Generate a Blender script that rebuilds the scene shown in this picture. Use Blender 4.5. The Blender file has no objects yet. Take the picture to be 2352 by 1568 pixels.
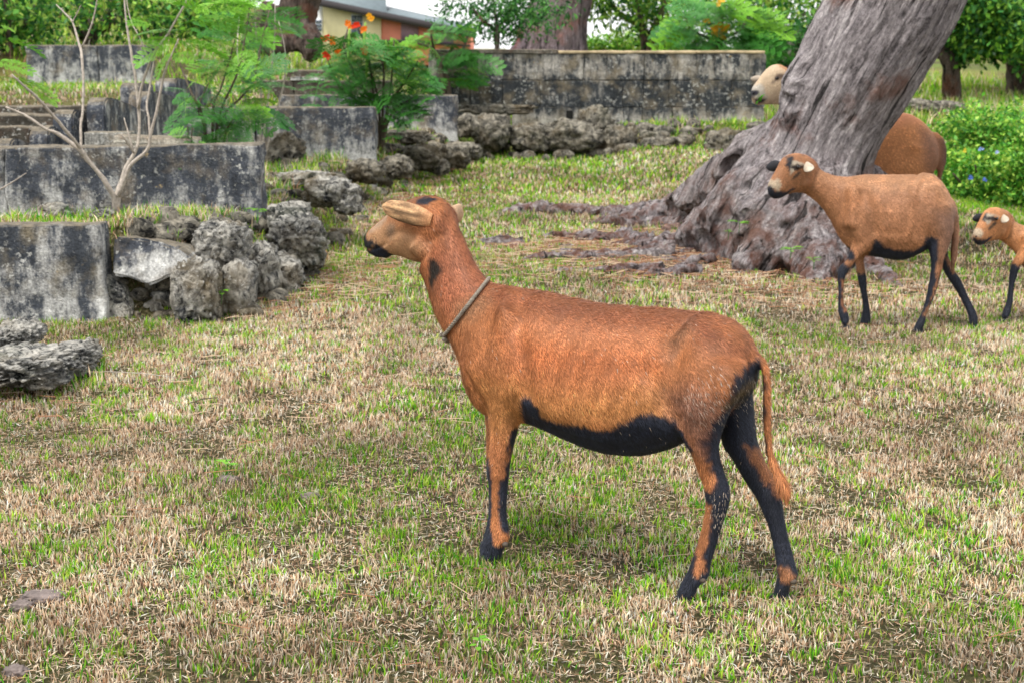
import bpy, math, random
import numpy as np
from mathutils import Vector, Matrix

random.seed(7)
RNG = np.random.default_rng(7)
R = math.radians
scene = bpy.context.scene
col = scene.collection

# ------------------------------------------------------------------ camera, sky, sun, exposure
CAM_H = 1.35
PITCH = R(11.74)
cam_data = bpy.data.cameras.new('camera')
cam = bpy.data.objects.new('camera', cam_data)
col.objects.link(cam)
cam.location = (0, 0, CAM_H)
cam.rotation_euler = (R(90) - PITCH, 0, 0)
cam_data.lens = 50
cam_data.sensor_width = 36
cam_data.clip_end = 2000
cam_data.dof.use_dof = True
cam_data.dof.focus_distance = 3.62
cam_data.dof.aperture_fstop = 8.0
scene.camera = cam

SUN_EL, SUN_ROT = R(66), R(222)
world = bpy.data.worlds.new('World')
scene.world = world
world.use_nodes = True
wt = world.node_tree
wt.nodes.clear()
sky = wt.nodes.new('ShaderNodeTexSky')
sky.sky_type = 'NISHITA'
sky.sun_disc = False
sky.sun_elevation = SUN_EL
sky.sun_rotation = SUN_ROT
sky.dust_density = 2.0
wn = wt.nodes.new('ShaderNodeTexNoise'); wn.inputs['Scale'].default_value = 3.0; wn.inputs['Detail'].default_value = 6
wc = wt.nodes.new('ShaderNodeTexCoord')
wm = wt.nodes.new('ShaderNodeMapping'); wm.inputs['Scale'].default_value = (1, 1, 3.5)
wr = wt.nodes.new('ShaderNodeValToRGB')
wr.color_ramp.elements[0].position = 0.35; wr.color_ramp.elements[0].color = (0.72, 0.72, 0.72, 1)
wr.color_ramp.elements[1].position = 0.6; wr.color_ramp.elements[1].color = (1, 1, 1, 1)
wx = wt.nodes.new('ShaderNodeMix'); wx.data_type = 'RGBA'
wx.inputs[7].default_value = (10.2, 10.2, 10.3, 1)
wb = wt.nodes.new('ShaderNodeBackground'); wb.inputs['Strength'].default_value = 0.10
wo = wt.nodes.new('ShaderNodeOutputWorld')
L = wt.links.new
L(wc.outputs['Generated'], wm.inputs['Vector']); L(wm.outputs[0], wn.inputs['Vector'])
L(wn.outputs[0], wr.inputs[0]); L(wr.outputs[0], wx.inputs[0]); L(sky.outputs[0], wx.inputs[6])
L(wx.outputs[2], wb.inputs[0]); L(wb.outputs[0], wo.inputs[0])

sun_data = bpy.data.lights.new('sun', 'SUN')
sun_data.energy = 2.6
sun_data.angle = R(11)
sun_data.color = (1.0, 0.95, 0.88)
sun = bpy.data.objects.new('sun', sun_data)
col.objects.link(sun)
sdir = Vector((-0.36, -0.40, math.tan(SUN_EL) * 0.54))
sun.rotation_euler = sdir.to_track_quat('Z', 'Y').to_euler()
sun.location = (0, 0, 20)

scene.view_settings.view_transform = 'Standard'
scene.view_settings.look = 'None'
scene.view_settings.exposure = 0.66
scene.view_settings.gamma = 1
scene.view_settings.use_curve_mapping = False

# ------------------------------------------------------------------ picture geometry helpers
# a survey of the photograph: positions were measured in a 2352 px wide copy and are turned
# into metres here by intersecting sight lines with real planes in the place
FPX = 2352 * 50 / 36
CT, ST = math.cos(PITCH), math.sin(PITCH)
CAM = np.array([0, 0, CAM_H])

def ray(px, py):
    r = (px - 1176) / FPX; u = -(py - 784) / FPX
    return np.array([r, CT + u * ST, -ST + u * CT])

def at_y(px, py, y):
    d = ray(px, py)
    return CAM + d * (y / d[1])

def at_z(px, py, z=0.0):
    d = ray(px, py)
    return CAM + d * ((z - CAM_H) / d[2])

def at_plane(px, py, n, dist):
    d = ray(px, py)
    return CAM + d * ((dist - CAM @ n) / (d @ n))

def px_x(px, y, z=0.5):
    depth = y * CT + (CAM_H - z) * ST
    return (px - 1176) / FPX * depth

# ------------------------------------------------------------------ numpy noise
def _h(i, j, k, s):
    n = (i * 374761393 + j * 668265263 + k * 2147483647 + s * 974711) & 0xffffffff
    n = ((n ^ (n >> 13)) * 1274126177) & 0xffffffff
    return ((n ^ (n >> 16)) & 0xffff) / 65535.0

def vnoise(P, s=0):
    P = np.asarray(P, float)
    I = np.floor(P).astype(np.int64); F = P - I
    F = F * F * (3 - 2 * F)
    r = 0
    for a in (0, 1):
        for b in (0, 1):
            for c in (0, 1):
                w = (F[:, 0] if a else 1 - F[:, 0]) * (F[:, 1] if b else 1 - F[:, 1]) * (F[:, 2] if c else 1 - F[:, 2])
                r = r + w * _h(I[:, 0] + a, I[:, 1] + b, I[:, 2] + c, s)
    return r

def fbm(P, s=0, octv=4, gain=0.5):
    P = np.asarray(P, float); r = 0; amp = 1; tot = 0
    for o in range(octv):
        r = r + amp * vnoise(P * 2 ** o + 17.3 * o, s + o); tot += amp; amp *= gain
    return r / tot

def sstep(a, b, x):
    t = np.clip((x - a) / (b - a), 0, 1)
    return t * t * (3 - 2 * t)

# ------------------------------------------------------------------ object helpers
def np_mesh(name, V, faces, colr=None, smooth=False, extra=None):
    """V (n,3); faces: list of int arrays (m,k)"""
    me = bpy.data.meshes.new(name)
    V = np.ascontiguousarray(V, dtype=np.float32)
    me.vertices.add(len(V)); me.vertices.foreach_set('co', V.ravel())
    loops = np.concatenate([f.ravel() for f in faces]).astype(np.int32)
    tot = np.concatenate([np.full(len(f), f.shape[1]) for f in faces])
    start = np.concatenate([[0], np.cumsum(tot)[:-1]]).astype(np.int32)
    me.loops.add(len(loops)); me.loops.foreach_set('vertex_index', loops)
    me.polygons.add(len(tot)); me.polygons.foreach_set('loop_start', start)
    me.update(calc_edges=True)
    if smooth: me.polygons.foreach_set('use_smooth', np.ones(len(tot), bool))
    if colr is not None: set_col(me, colr)
    if extra is not None:
        a = me.attributes.new('grain', 'FLOAT_VECTOR', 'POINT')
        a.data.foreach_set('vector', np.ascontiguousarray(extra, dtype=np.float32).ravel())
    return me

def set_col(me, c):
    a = me.attributes.get('Col') or me.attributes.new('Col', 'FLOAT_COLOR', 'POINT')
    c4 = np.ones((len(c), 4), np.float32); c4[:, :3] = c
    a.data.foreach_set('color', c4.ravel())

def obj(name, me, m=None, parent=None, label=None, cat=None, group=None, kind=None):
    o = bpy.data.objects.new(name, me)
    col.objects.link(o)
    if m is not None:
        if me.materials: me.materials[0] = m
        else: me.materials.append(m)
    if parent is not None: o.parent = parent
    if label: o['label'] = label
    if cat: o['category'] = cat
    if group: o['group'] = group
    if kind: o['kind'] = kind
    return o

def thing(name, label, cat, loc=(0, 0, 0), group=None):
    o = bpy.data.objects.new(name, None)
    col.objects.link(o); o.location = loc; o.empty_display_size = 0.1
    o['label'] = label; o['category'] = cat
    if group: o['group'] = group
    return o

def rel(V, root):
    return np.asarray(V) - np.array(root.location)

def catmull(P, k):
    P = np.asarray(P, float)
    Q = np.vstack([2 * P[0] - P[1], P, 2 * P[-1] - P[-2]])
    out = []
    for i in range(1, len(Q) - 2):
        for j in range(k):
            t = j / k
            out.append(0.5 * ((2 * Q[i]) + (-Q[i-1] + Q[i+1]) * t + (2*Q[i-1] - 5*Q[i] + 4*Q[i+1] - Q[i+2]) * t*t + (-Q[i-1] + 3*Q[i] - 3*Q[i+1] + Q[i+2]) * t**3))
    out.append(P[-1])
    return np.array(out)

def ring_faces(nr, ns, off=0):
    i = np.arange(nr - 1)[:, None]; j = np.arange(ns)[None, :]
    a = off + i * ns + j; b = off + i * ns + (j + 1) % ns
    return np.stack([a, b, b + ns, a + ns], -1).reshape(-1, 4)

def tube(path, rad, ns=8, k=3, wob=0.0, seed=0, cap=True):
    """round tube along points; returns V, quads, tris"""
    P = catmull(np.hstack([np.asarray(path, float), np.asarray(rad, float).reshape(-1, 1)]), k) if k > 1 else np.hstack([np.asarray(path, float), np.asarray(rad, float).reshape(-1, 1)])
    r = np.maximum(P[:, 3], 1e-4); P = P[:, :3]
    T = np.gradient(P, axis=0); T /= np.linalg.norm(T, axis=1)[:, None] + 1e-9
    up = np.array([0.31, 0.9, 0.17])
    U = np.cross(T, up); U /= np.linalg.norm(U, axis=1)[:, None] + 1e-9
    W = np.cross(T, U)
    t = np.arange(ns) / ns * 2 * math.pi
    V = P[:, None] + r[:, None, None] * (U[:, None] * np.cos(t)[None, :, None] + W[:, None] * np.sin(t)[None, :, None])
    V = V.reshape(-1, 3)
    if wob:
        V = V + (vnoise(V * 40, seed)[:, None] - 0.5) * wob * np.repeat(r, ns)[:, None] * 2
    q = ring_faces(len(P), ns)
    n = len(V)
    V = np.vstack([V, P[:1], P[-1:]])
    j = np.arange(ns)
    t1 = np.stack([np.full(ns, n), (j + 1) % ns, j], -1)
    b = (len(P) - 1) * ns
    t2 = np.stack([np.full(ns, n + 1), b + j, b + (j + 1) % ns], -1)
    return V, q, np.vstack([t1, t2])

def merge(parts):
    V, Q, T, off = [], [], [], 0
    for p in parts:
        V.append(p[0])
        if len(p[1]): Q.append(p[1] + off)
        if len(p[2]): T.append(p[2] + off)
        off += len(p[0])
    F = []
    if Q: F.append(np.vstack(Q))
    if T: F.append(np.vstack(T))
    return np.vstack(V), F

def remesh(V, F, voxel, smooth=6, lam=0.5, extra=0, extra_w=None):
    me = np_mesh('tmp', V, F)
    o = bpy.data.objects.new('tmp', me); col.objects.link(o)
    md = o.modifiers.new('r', 'REMESH'); md.mode = 'VOXEL'; md.voxel_size = voxel; md.adaptivity = 0
    dg = bpy.context.evaluated_depsgraph_get()
    m2 = bpy.data.meshes.new_from_object(o.evaluated_get(dg))
    bpy.data.objects.remove(o); bpy.data.meshes.remove(me)
    n = len(m2.vertices)
    X = np.empty(n * 3, np.float32); m2.vertices.foreach_get('co', X); X = X.reshape(-1, 3).astype(float)
    E = np.empty(len(m2.edges) * 2, np.int32); m2.edges.foreach_get('vertices', E); E = E.reshape(-1, 2)
    lp = np.empty(len(m2.loops), np.int32); m2.loops.foreach_get('vertex_index', lp)
    ls = np.empty(len(m2.polygons), np.int32); m2.polygons.foreach_get('loop_start', ls)
    lt = np.diff(np.append(ls, len(lp)))
    Fq = []
    for k in (3, 4):
        sel = ls[lt == k]
        if len(sel): Fq.append(np.stack([lp[sel + i] for i in range(k)], -1))
    bpy.data.meshes.remove(m2)
    deg = np.bincount(E.ravel(), minlength=n).astype(float)
    for it in range(smooth + extra):
        lw = lam if it < smooth else lam * extra_w(X)[:, None]
        S = np.zeros_like(X)
        for a in range(3):
            S[:, a] = np.bincount(E[:, 0], X[E[:, 1], a], n) + np.bincount(E[:, 1], X[E[:, 0], a], n)
        X = X + lw * (S / np.maximum(deg, 1)[:, None] - X)
    return X, Fq

def vnormals(V, F):
    N = np.zeros_like(V)
    for f in F:
        a, b, c = V[f[:, 0]], V[f[:, 1]], V[f[:, 2]]
        n = np.cross(b - a, c - a)
        for k in range(f.shape[1]): 
            for ax in range(3): N[:, ax] += np.bincount(f[:, k], n[:, ax], len(V))
    return N / (np.linalg.norm(N, axis=1)[:, None] + 1e-12)

def box_mesh(name, sx, sy, sz, bevel=0.01, seg=2, rough=0.0, cuts=0, seed=0, fn=None):
    """box with its base centre at the origin; optional subdivision, worn faces and reshaping"""
    import bmesh
    bm = bmesh.new()
    bmesh.ops.create_cube(bm, size=1)
    for v in bm.verts: v.co = Vector((v.co.x * sx, v.co.y * sy, (v.co.z + 0.5) * sz))
    if bevel: bmesh.ops.bevel(bm, geom=list(bm.edges), offset=bevel, segments=seg, profile=0.6, affect='EDGES')
    if cuts:
        es = [e for e in bm.edges if e.calc_length() > 0.15]
        bmesh.ops.subdivide_edges(bm, edges=es, cuts=cuts, use_grid_fill=True)
    me = bpy.data.meshes.new(name); bm.to_mesh(me); bm.free()
    n = len(me.vertices); X = np.empty(n * 3, np.float32); me.vertices.foreach_get('co', X); X = X.reshape(-1, 3).astype(float)
    if rough:
        X = X + (np.stack([fbm(X * 9 + 5 * a, seed + a, 3) for a in range(3)], -1) - 0.5) * rough * 2
    if fn is not None: X = fn(X)
    me.vertices.foreach_set('co', X.astype(np.float32).ravel()); me.update()
    return me

# ------------------------------------------------------------------ materials
def newmat(name):
    m = bpy.data.materials.new(name); m.use_nodes = True
    nt = m.node_tree; nt.nodes.clear()
    out = nt.nodes.new('ShaderNodeOutputMaterial')
    p = nt.nodes.new('ShaderNodeBsdfPrincipled')
    nt.links.new(p.outputs[0], out.inputs[0])
    return m, nt, p, out

class G:
    """tiny node-graph helper"""
    def __init__(s, nt): s.nt = nt
    def n(s, t, **kw):
        x = s.nt.nodes.new(t)
        for k, v in kw.items(): setattr(x, k, v)
        return x
    def link(s, a, b): s.nt.links.new(a, b)
    def setin(s, sock, v):
        if isinstance(v, bpy.types.NodeSocket): s.link(v, sock)
        elif v is not None:
            if hasattr(sock.default_value, '__len__') and not hasattr(v, '__len__'): v = (v,) * len(sock.default_value)
            if hasattr(v, '__len__') and len(v) == 3 and len(sock.default_value) == 4: v = (*v, 1)
            sock.default_value = v
    def noise(s, vec, scale, detail=4, rough=0.6, dist=0.0):
        x = s.n('ShaderNodeTexNoise'); s.setin(x.inputs['Vector'], vec)
        x.inputs['Scale'].default_value = scale; x.inputs['Detail'].default_value = detail
        x.inputs['Roughness'].default_value = rough; x.inputs['Distortion'].default_value = dist
        return x.outputs[0]
    def vor(s, vec, scale, feat='F1', rnd=1.0):
        x = s.n('ShaderNodeTexVoronoi'); x.feature = feat; s.setin(x.inputs['Vector'], vec)
        x.inputs['Scale'].default_value = scale; x.inputs['Randomness'].default_value = rnd
        return x.outputs['Distance']
    def ramp(s, f, stops):
        x = s.n('ShaderNodeValToRGB'); e = x.color_ramp.elements
        while len(e) < len(stops): e.new(0.5)
        for el, (p, c) in zip(e, stops):
            el.position = p; el.color = (c, c, c, 1) if not hasattr(c, '__len__') else (*c, 1)
        s.setin(x.inputs[0], f); return x.outputs[0]
    def mix(s, f, a, b, mode='MIX'):
        x = s.n('ShaderNodeMix'); x.data_type = 'RGBA'; x.blend_type = mode
        s.setin(x.inputs[0], f); s.setin(x.inputs[6], a); s.setin(x.inputs[7], b)
        return x.outputs[2]
    def math(s, op, a, b=None):
        x = s.n('ShaderNodeMath'); x.operation = op
        s.setin(x.inputs[0], a)
        if b is not None: s.setin(x.inputs[1], b)
        return x.outputs[0]
    def map(s, vec, scale, loc=(0, 0, 0)):
        x = s.n('ShaderNodeMapping'); s.setin(x.inputs['Vector'], vec)
        x.inputs['Scale'].default_value = scale; x.inputs['Location'].default_value = loc
        return x.outputs[0]
    def bump(s, h, strength, dist=0.01, nrm=None):
        x = s.n('ShaderNodeBump'); s.setin(x.inputs['Height'], h)
        x.inputs['Strength'].default_value = strength; x.inputs['Distance'].default_value = dist
        if nrm is not None: s.link(nrm, x.inputs['Normal'])
        return x.outputs[0]
    def pos(s): return s.n('ShaderNodeNewGeometry').outputs['Position']
    def objc(s): return s.n('ShaderNodeTexCoord').outputs['Object']
    def attr(s, nm, o='Color'):
        x = s.n('ShaderNodeAttribute'); x.attribute_name = nm; return x.outputs[o]

def set_p(p, rough=0.8, spec=0.3, **kw):
    p.inputs['Roughness'].default_value = rough
    p.inputs['Specular IOR Level'].default_value = spec

def m_ground():
    m, nt, p, out = newmat('ground_soil'); g = G(nt); P = g.pos()
    a = g.ramp(g.noise(P, 55, 6, 0.7), [(0.3, (0.012, 0.011, 0.008)), (0.52, (0.06, 0.048, 0.026)), (0.70, (0.34, 0.27, 0.16))])
    b = g.ramp(g.noise(P, 40, 5, 0.7), [(0.3, (0.04, 0.07, 0.015)), (0.7, (0.22, 0.30, 0.06))])
    sep = g.n('ShaderNodeSeparateXYZ'); g.link(P, sep.inputs[0])
    far = g.n('ShaderNodeMapRange'); g.link(sep.outputs[1], far.inputs[0]); far.inputs[1].default_value = 9; far.inputs[2].default_value = 22
    far.inputs[3].default_value = 0.12; far.inputs[4].default_value = 0.85
    f = g.math('MULTIPLY', g.ramp(g.noise(P, 1.3, 4), [(0.35, 0.15), (0.6, 1.0)]), far.outputs[0])
    c = g.mix(f, a, b)
    bz = g.ramp(g.noise(g.map(P, (0.3, 0.12, 1)), 1.0, 3), [(0.45, 0), (0.6, 1)])
    c = g.mix(g.math('MULTIPLY', g.math('MULTIPLY', bz, far.outputs[0]), 0.5), c, (0.30, 0.22, 0.08))
    g.link(c, p.inputs['Base Color']); set_p(p, 0.95, 0.1)
    g.link(g.bump(g.noise(P, 70, 5, 0.75), 0.9, 0.02), p.inputs['Normal'])
    return m

def m_vcol(name, rough=0.7, spec=0.3, trans=0.0, var=0.0, vscale=200, sheen=0.0):
    m, nt, p, out = newmat(name); g = G(nt)
    c = g.attr('Col')
    if var:
        c = g.mix(1.0, c, g.ramp(g.noise(g.objc(), vscale, 3), [(0.3, 1 - var), (0.7, 1 + var)]), 'MULTIPLY')
    g.link(c, p.inputs['Base Color']); set_p(p, rough, spec)
    if sheen:
        p.inputs['Sheen Weight'].default_value = sheen; p.inputs['Sheen Roughness'].default_value = 0.4
    if trans:
        t = g.n('ShaderNodeBsdfTranslucent'); g.link(c, t.inputs[0])
        mx = g.n('ShaderNodeMixShader'); mx.inputs[0].default_value = trans
        g.link(p.outputs[0], mx.inputs[1]); g.link(t.outputs[0], mx.inputs[2]); g.link(mx.outputs[0], out.inputs[0])
    return m

def m_leaf(name, c1, c2, trans=0.35, rough=0.5):
    m, nt, p, out = newmat(name); g = G(nt)
    oi = g.n('ShaderNodeObjectInfo').outputs['Random']
    f = g.math('ADD', g.math('MULTIPLY', oi, 0.55), g.math('MULTIPLY', g.noise(g.pos(), 11, 2), 0.6))
    c = g.mix(f, c1, c2)
    g.link(c, p.inputs['Base Color']); set_p(p, rough, 0.3)
    t = g.n('ShaderNodeBsdfTranslucent'); g.link(c, t.inputs[0])
    mx = g.n('ShaderNodeMixShader'); mx.inputs[0].default_value = trans
    g.link(p.outputs[0], mx.inputs[1]); g.link(t.outputs[0], mx.inputs[2]); g.link(mx.outputs[0], out.inputs[0])
    return m

def m_concrete(name, light=(0.62, 0.62, 0.60), dark=(0.024, 0.027, 0.033), brown=(0.20, 0.16, 0.11), amt=0.38, scale=1.0, band=False):
    """old lime-washed concrete: black mould running down from the top, pale patches, lichen"""
    m, nt, p, out = newmat(name); g = G(nt); P = g.pos()
    st = g.noise(g.map(P, (10 * scale, 10 * scale, 2.4 * scale)), 1.0, 7, 0.72, 0.0)
    bl = g.noise(P, 5.0 * scale, 10, 0.80, 0.0)
    f = g.math('ADD', g.math('MULTIPLY', st, 0.48), g.math('MULTIPLY', bl, 0.52))
    sz = g.n('ShaderNodeSeparateXYZ')
    if band:
        g.link(P, sz.inputs[0]); zz = g.ramp(g.math('MULTIPLY', sz.outputs[2], 1 / 1.3), [(0.15, 0.0), (0.34, 0.25), (0.46, 1.0), (0.66, 1.0), (0.76, 0.35), (1.0, 0.45)])
        f = g.math('ADD', f, g.math('MULTIPLY', g.math('ADD', zz, -0.45), 0.13))
    else:
        g.link(g.n('ShaderNodeTexCoord').outputs['Generated'], sz.inputs[0])
        zz = g.ramp(g.math('ADD', sz.outputs[2], g.math('MULTIPLY', g.math('ADD', g.noise(P, 2.2, 3), -0.5), 0.8)), [(0.3, 0.0), (0.62, 0.8), (0.95, 1.0)])
        f = g.math('ADD', f, g.math('MULTIPLY', g.math('ADD', zz, -0.5), 0.12))
    c = g.ramp(f, [(0.33 + 0.1 * (1 - amt), light), (0.42 + 0.1 * (1 - amt), tuple(0.50 * a + 0.25 * b for a, b in zip(light, dark))), (0.485 + 0.1 * (1 - amt), tuple(2.6 * a for a in dark)), (0.64 + 0.1 * (1 - amt), dark)])
    c = g.mix(g.ramp(g.noise(P, 5.5 * scale, 4, 0.6), [(0.5, 0), (0.72, 0.75)]), c, brown)
    sp = g.ramp(g.noise(P, 30 * scale, 4, 0.65), [(0.57, 0), (0.63, 1)])
    spm = g.math('MULTIPLY', sp, g.ramp(g.noise(P, 3.1 * scale, 2), [(0.4, 0.15), (0.6, 1)]))
    c = g.mix(g.math('MULTIPLY', spm, 0.6), c, (0.6, 0.6, 0.56))
    oc = g.ramp(g.noise(P, 13, 4, 0.7), [(0.66, 0), (0.72, 0.7)])
    c = g.mix(oc, c, (0.36, 0.27, 0.14))
    fine = g.noise(P, 90, 4, 0.7)
    c = g.mix(1.0, c, g.ramp(fine, [(0.3, 0.55), (0.7, 1.45)]), 'MULTIPLY')
    geo = g.n('ShaderNodeNewGeometry'); sp2 = g.n('ShaderNodeSeparateXYZ'); g.link(geo.outputs['True Normal'], sp2.inputs[0])
    top = g.ramp(sp2.outputs[2], [(0.5, 0), (0.8, 0.85)])
    topc = g.ramp(g.noise(P, 22, 4, 0.7), [(0.3, (0.05, 0.045, 0.035)), (0.7, (0.25, 0.21, 0.15))])
    c = g.mix(top, c, topc)
    g.link(c, p.inputs['Base Color']); set_p(p, 0.92, 0.2)
    h = g.math('ADD', g.math('MULTIPLY', fine, 0.5), g.noise(P, 25, 5, 0.7))
    pit = g.ramp(g.vor(P, 45), [(0.0, 0), (0.25, 1)])
    h = g.math('ADD', h, g.math('MULTIPLY', pit, 0.4))
    g.link(g.bump(h, 0.7, 0.012), p.inputs['Normal'])
    return m

def m_rock(name='coral_limestone', dim=1.0):
    m, nt, p, out = newmat(name); g = G(nt); P = g.pos()
    f = g.noise(P, 11, 8, 0.76, 0.8)
    c = g.ramp(f, [(0.38, (0.018, 0.02, 0.024)), (0.44, (0.12, 0.12, 0.115)), (0.51, (0.33, 0.32, 0.29)), (0.62, (0.66, 0.63, 0.56))])
    c = g.mix(g.ramp(g.noise(P, 3.2, 3), [(0.48, 0), (0.66, 0.65)]), c, (0.19, 0.145, 0.08))
    c = g.mix(g.ramp(g.noise(P, 2.1, 4, 0.6), [(0.55, 0), (0.68, 0.4)]), c, (0.05, 0.075, 0.03))
    v = g.vor(g.mix(0.25, P, g.noise(P, 6, 3), 'ADD'), 30)
    pit = g.ramp(v, [(0.05, 0.12), (0.3, 1)])
    pm = g.ramp(g.noise(P, 4, 2), [(0.42, 0), (0.55, 1)])
    c = g.mix(pm, c, g.mix(1.0, c, pit, 'MULTIPLY'))
    sp = g.ramp(g.noise(P, 50, 3, 0.6), [(0.60, 0), (0.66, 0.8)])
    c = g.mix(sp, c, (0.55, 0.54, 0.5))
    if dim != 1.0: c = g.mix(1.0, c, (dim * 1.05, dim, dim * 0.9), 'MULTIPLY')
    g.link(c, p.inputs['Base Color']); set_p(p, 0.95, 0.15)
    h = g.math('ADD', g.noise(P, 16, 8, 0.72), g.math('MULTIPLY', g.math('MULTIPLY', pit, pm), 0.5))
    g.link(g.bump(h, 1.0, 0.045), p.inputs['Normal'])
    return m

def m_bark(name, base=(0.47, 0.42, 0.43), dark=(0.03, 0.024, 0.026), pale=(0.90, 0.84, 0.83), red=(0.22, 0.075, 0.04), sc=1.0, redamt=0.55):
    m, nt, p, out = newmat(name); g = G(nt)
    A = g.attr('grain', 'Vector'); P = g.pos()
    f1 = g.noise(g.map(A, (12 * sc, 12 * sc, 2.0 * sc)), 1.0, 8, 0.72, 0.5)
    f2 = g.noise(g.map(A, (42 * sc, 42 * sc, 9 * sc)), 1.0, 8, 0.78, 0.4)
    f3 = g.noise(P, 55 * sc, 6, 0.75)
    f = g.math('ADD', g.math('MULTIPLY', f1, 0.36), g.math('ADD', g.math('MULTIPLY', f2, 0.40), g.math('MULTIPLY', f3, 0.24)))
    c = g.ramp(f, [(0.40, dark), (0.465, tuple(a * 0.6 for a in base)), (0.52, base), (0.59, pale)])
    c = g.mix(g.ramp(g.noise(P, 2.6 * sc, 5, 0.65), [(redamt, 0), (redamt + 0.13, 0.75)]), c, red)
    c = g.mix(g.ramp(g.noise(P, 1.3 * sc, 3), [(0.45, 0), (0.7, 0.35)]), c, (0.30, 0.24, 0.19))
    sz = g.n('ShaderNodeSeparateXYZ'); g.link(P, sz.inputs[0])
    low = g.n('ShaderNodeMapRange'); g.link(sz.outputs[2], low.inputs[0]); low.inputs[1].default_value = 0.75; low.inputs[2].default_value = 0.05; low.inputs[3].default_value = 0; low.inputs[4].default_value = 0.9
    c = g.mix(g.math('MULTIPLY', low.outputs[0], g.ramp(g.noise(P, 9, 6, 0.7), [(0.44, 0), (0.6, 1)])), c, (0.20, 0.085, 0.055))
    pl_ = g.ramp(g.vor(g.map(A, (16 * sc, 16 * sc, 5 * sc)), 1.0, 'DISTANCE_TO_EDGE'), [(0.0, 0.45), (0.09, 1)])
    c = g.mix(g.ramp(g.noise(P, 3, 2), [(0.4, 0.1), (0.6, 0.8)]), c, g.mix(1.0, c, pl_, 'MULTIPLY'))
    crk = g.ramp(g.noise(g.map(A, (17 * sc, 17 * sc, 1.5 * sc)), 1.0, 5, 0.6, 0.8), [(0.36, 0.15), (0.43, 1)])
    c = g.mix(1.0, c, crk, 'MULTIPLY')
    g.link(c, p.inputs['Base Color']); set_p(p, 0.9, 0.2)
    h = g.math('ADD', g.math('MULTIPLY', f1, 1.0), g.math('MULTIPLY', f2, 0.5))
    g.link(g.bump(h, 1.0, 0.10), p.inputs['Normal'])
    return m

def m_plain(name, c, rough=0.7, var=0.15, sc=20, spec=0.3, bump=0.1):
    m, nt, p, out = newmat(name); g = G(nt); P = g.objc()
    n = g.noise(P, sc, 4, 0.6)
    g.link(g.mix(1.0, c, g.ramp(n, [(0.3, 1 - var), (0.7, 1 + var)]), 'MULTIPLY'), p.inputs['Base Color'])
    set_p(p, rough, spec); g.link(g.bump(n, bump, 0.01), p.inputs['Normal'])
    return m

M = {}
M['ground'] = m_ground()
M['blade'] = m_vcol('grass_blade', 0.75, 0.2, 0.25)
M['coat'] = m_vcol('coat', 0.62, 0.25, 0, 0.12, 90, 0.0)
M['fur'] = m_vcol('fur', 0.52, 0.3)
M['wall'] = m_concrete('mouldy_concrete')
M['wall_light'] = m_concrete('mouldy_concrete_pale', (0.62, 0.62, 0.60), (0.022, 0.025, 0.03), (0.24, 0.2, 0.13), 0.32)
M['wall_brown'] = m_concrete('mouldy_concrete_brown', (0.24, 0.21, 0.17), (0.03, 0.027, 0.022), (0.13, 0.075, 0.05), 0.5)
M['block'] = m_concrete('coral_block', (0.50, 0.47, 0.42), (0.016, 0.018, 0.02), (0.22, 0.18, 0.12), 0.5, 0.8, True)
M['rock'] = m_rock()
M['rock_brown'] = m_rock('brown_limestone', 0.55)
M['bark'] = m_bark('trunk_bark')
M['bark2'] = m_bark('trunk_bark_brown', (0.14, 0.105, 0.09), (0.03, 0.022, 0.02), (0.26, 0.21, 0.18), (0.2, 0.07, 0.04), 0.7, 0.5)
M['twig'] = m_plain('pale_twig', (0.40, 0.35, 0.30), 0.8, 0.35, 60)
M['stem'] = m_plain('dark_stem', (0.09, 0.07, 0.05), 0.8, 0.3, 60)
M['leaf'] = m_leaf('frond_leaf', (0.06, 0.27, 0.02), (0.24, 0.50, 0.035), 0.3)
M['leaf_dark'] = m_leaf('frond_leaf_dark', (0.015, 0.12, 0.02), (0.07, 0.27, 0.03), 0.25)
M['crown'] = m_vcol('crown_leaf', 0.5, 0.3, 0.35)

# ------------------------------------------------------------------ terrain
def foot_x(y):
    return np.interp(y, [7, 8.2, 9.2, 12.3, 15.6, 17.3, 18.5], [-1.50, -1.22, -1.22, -1.25, -0.85, -0.35, 0.3])
def top_x(y):
    return np.interp(y, [7, 7.6, 8.5, 13, 17, 18.2], [-2.1, -1.75, -1.62, -1.55, -0.95, -0.5])

def H(x, y):
    x = np.asarray(x, float); y = np.asarray(y, float)
    P = np.stack([x, y, 0 * x], -1).reshape(-1, 3)
    und = (fbm(P * 0.55, 3, 3) - 0.5).reshape(x.shape) * 0.05 + (fbm(P * 5, 9, 3) - 0.5).reshape(x.shape) * 0.022
    und = und * sstep(1.0, 5.5, y) * 0.7 + und * 0.3
    zb = np.interp(y, [7.0, 7.6, 8.45, 13, 17.5], [0.45, 0.42, 0.33, 0.32, 0.32])
    bed = zb * sstep(7.02, 7.2, y) * (1 - sstep(top_x(y), foot_x(y), x))
    ebed = 0.23 * sstep(17.5, 18.3, y)
    back = 0.52 * sstep(13.4, 15.2, y) * (1 - sstep(-3.2, -2.4, x + 0.05 * (y - 15)))
    hill = 2.6 * sstep(19, 46, y) * (1 - sstep(-8, -3, x + 0.12 * (y - 20))) + 0.35 * sstep(19.2, 20, y) * (1 - sstep(-4.5, -3.0, x))
    mound = 0.13 * sstep(8.6, 9.6, y) * sstep(0.9, 1.6, x) * (1 - sstep(3.2, 4.4, x))
    rise = 0.75 * sstep(21, 45, y) * sstep(3.5, 7, x) + 0.18 * sstep(26.5, 27.5, y) * sstep(4.5, 6, x)
    return np.maximum(bed, ebed) + back + hill + mound + rise + und

def hz(x, y): return float(H(np.array([x]), np.array([y]))[0])

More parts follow.
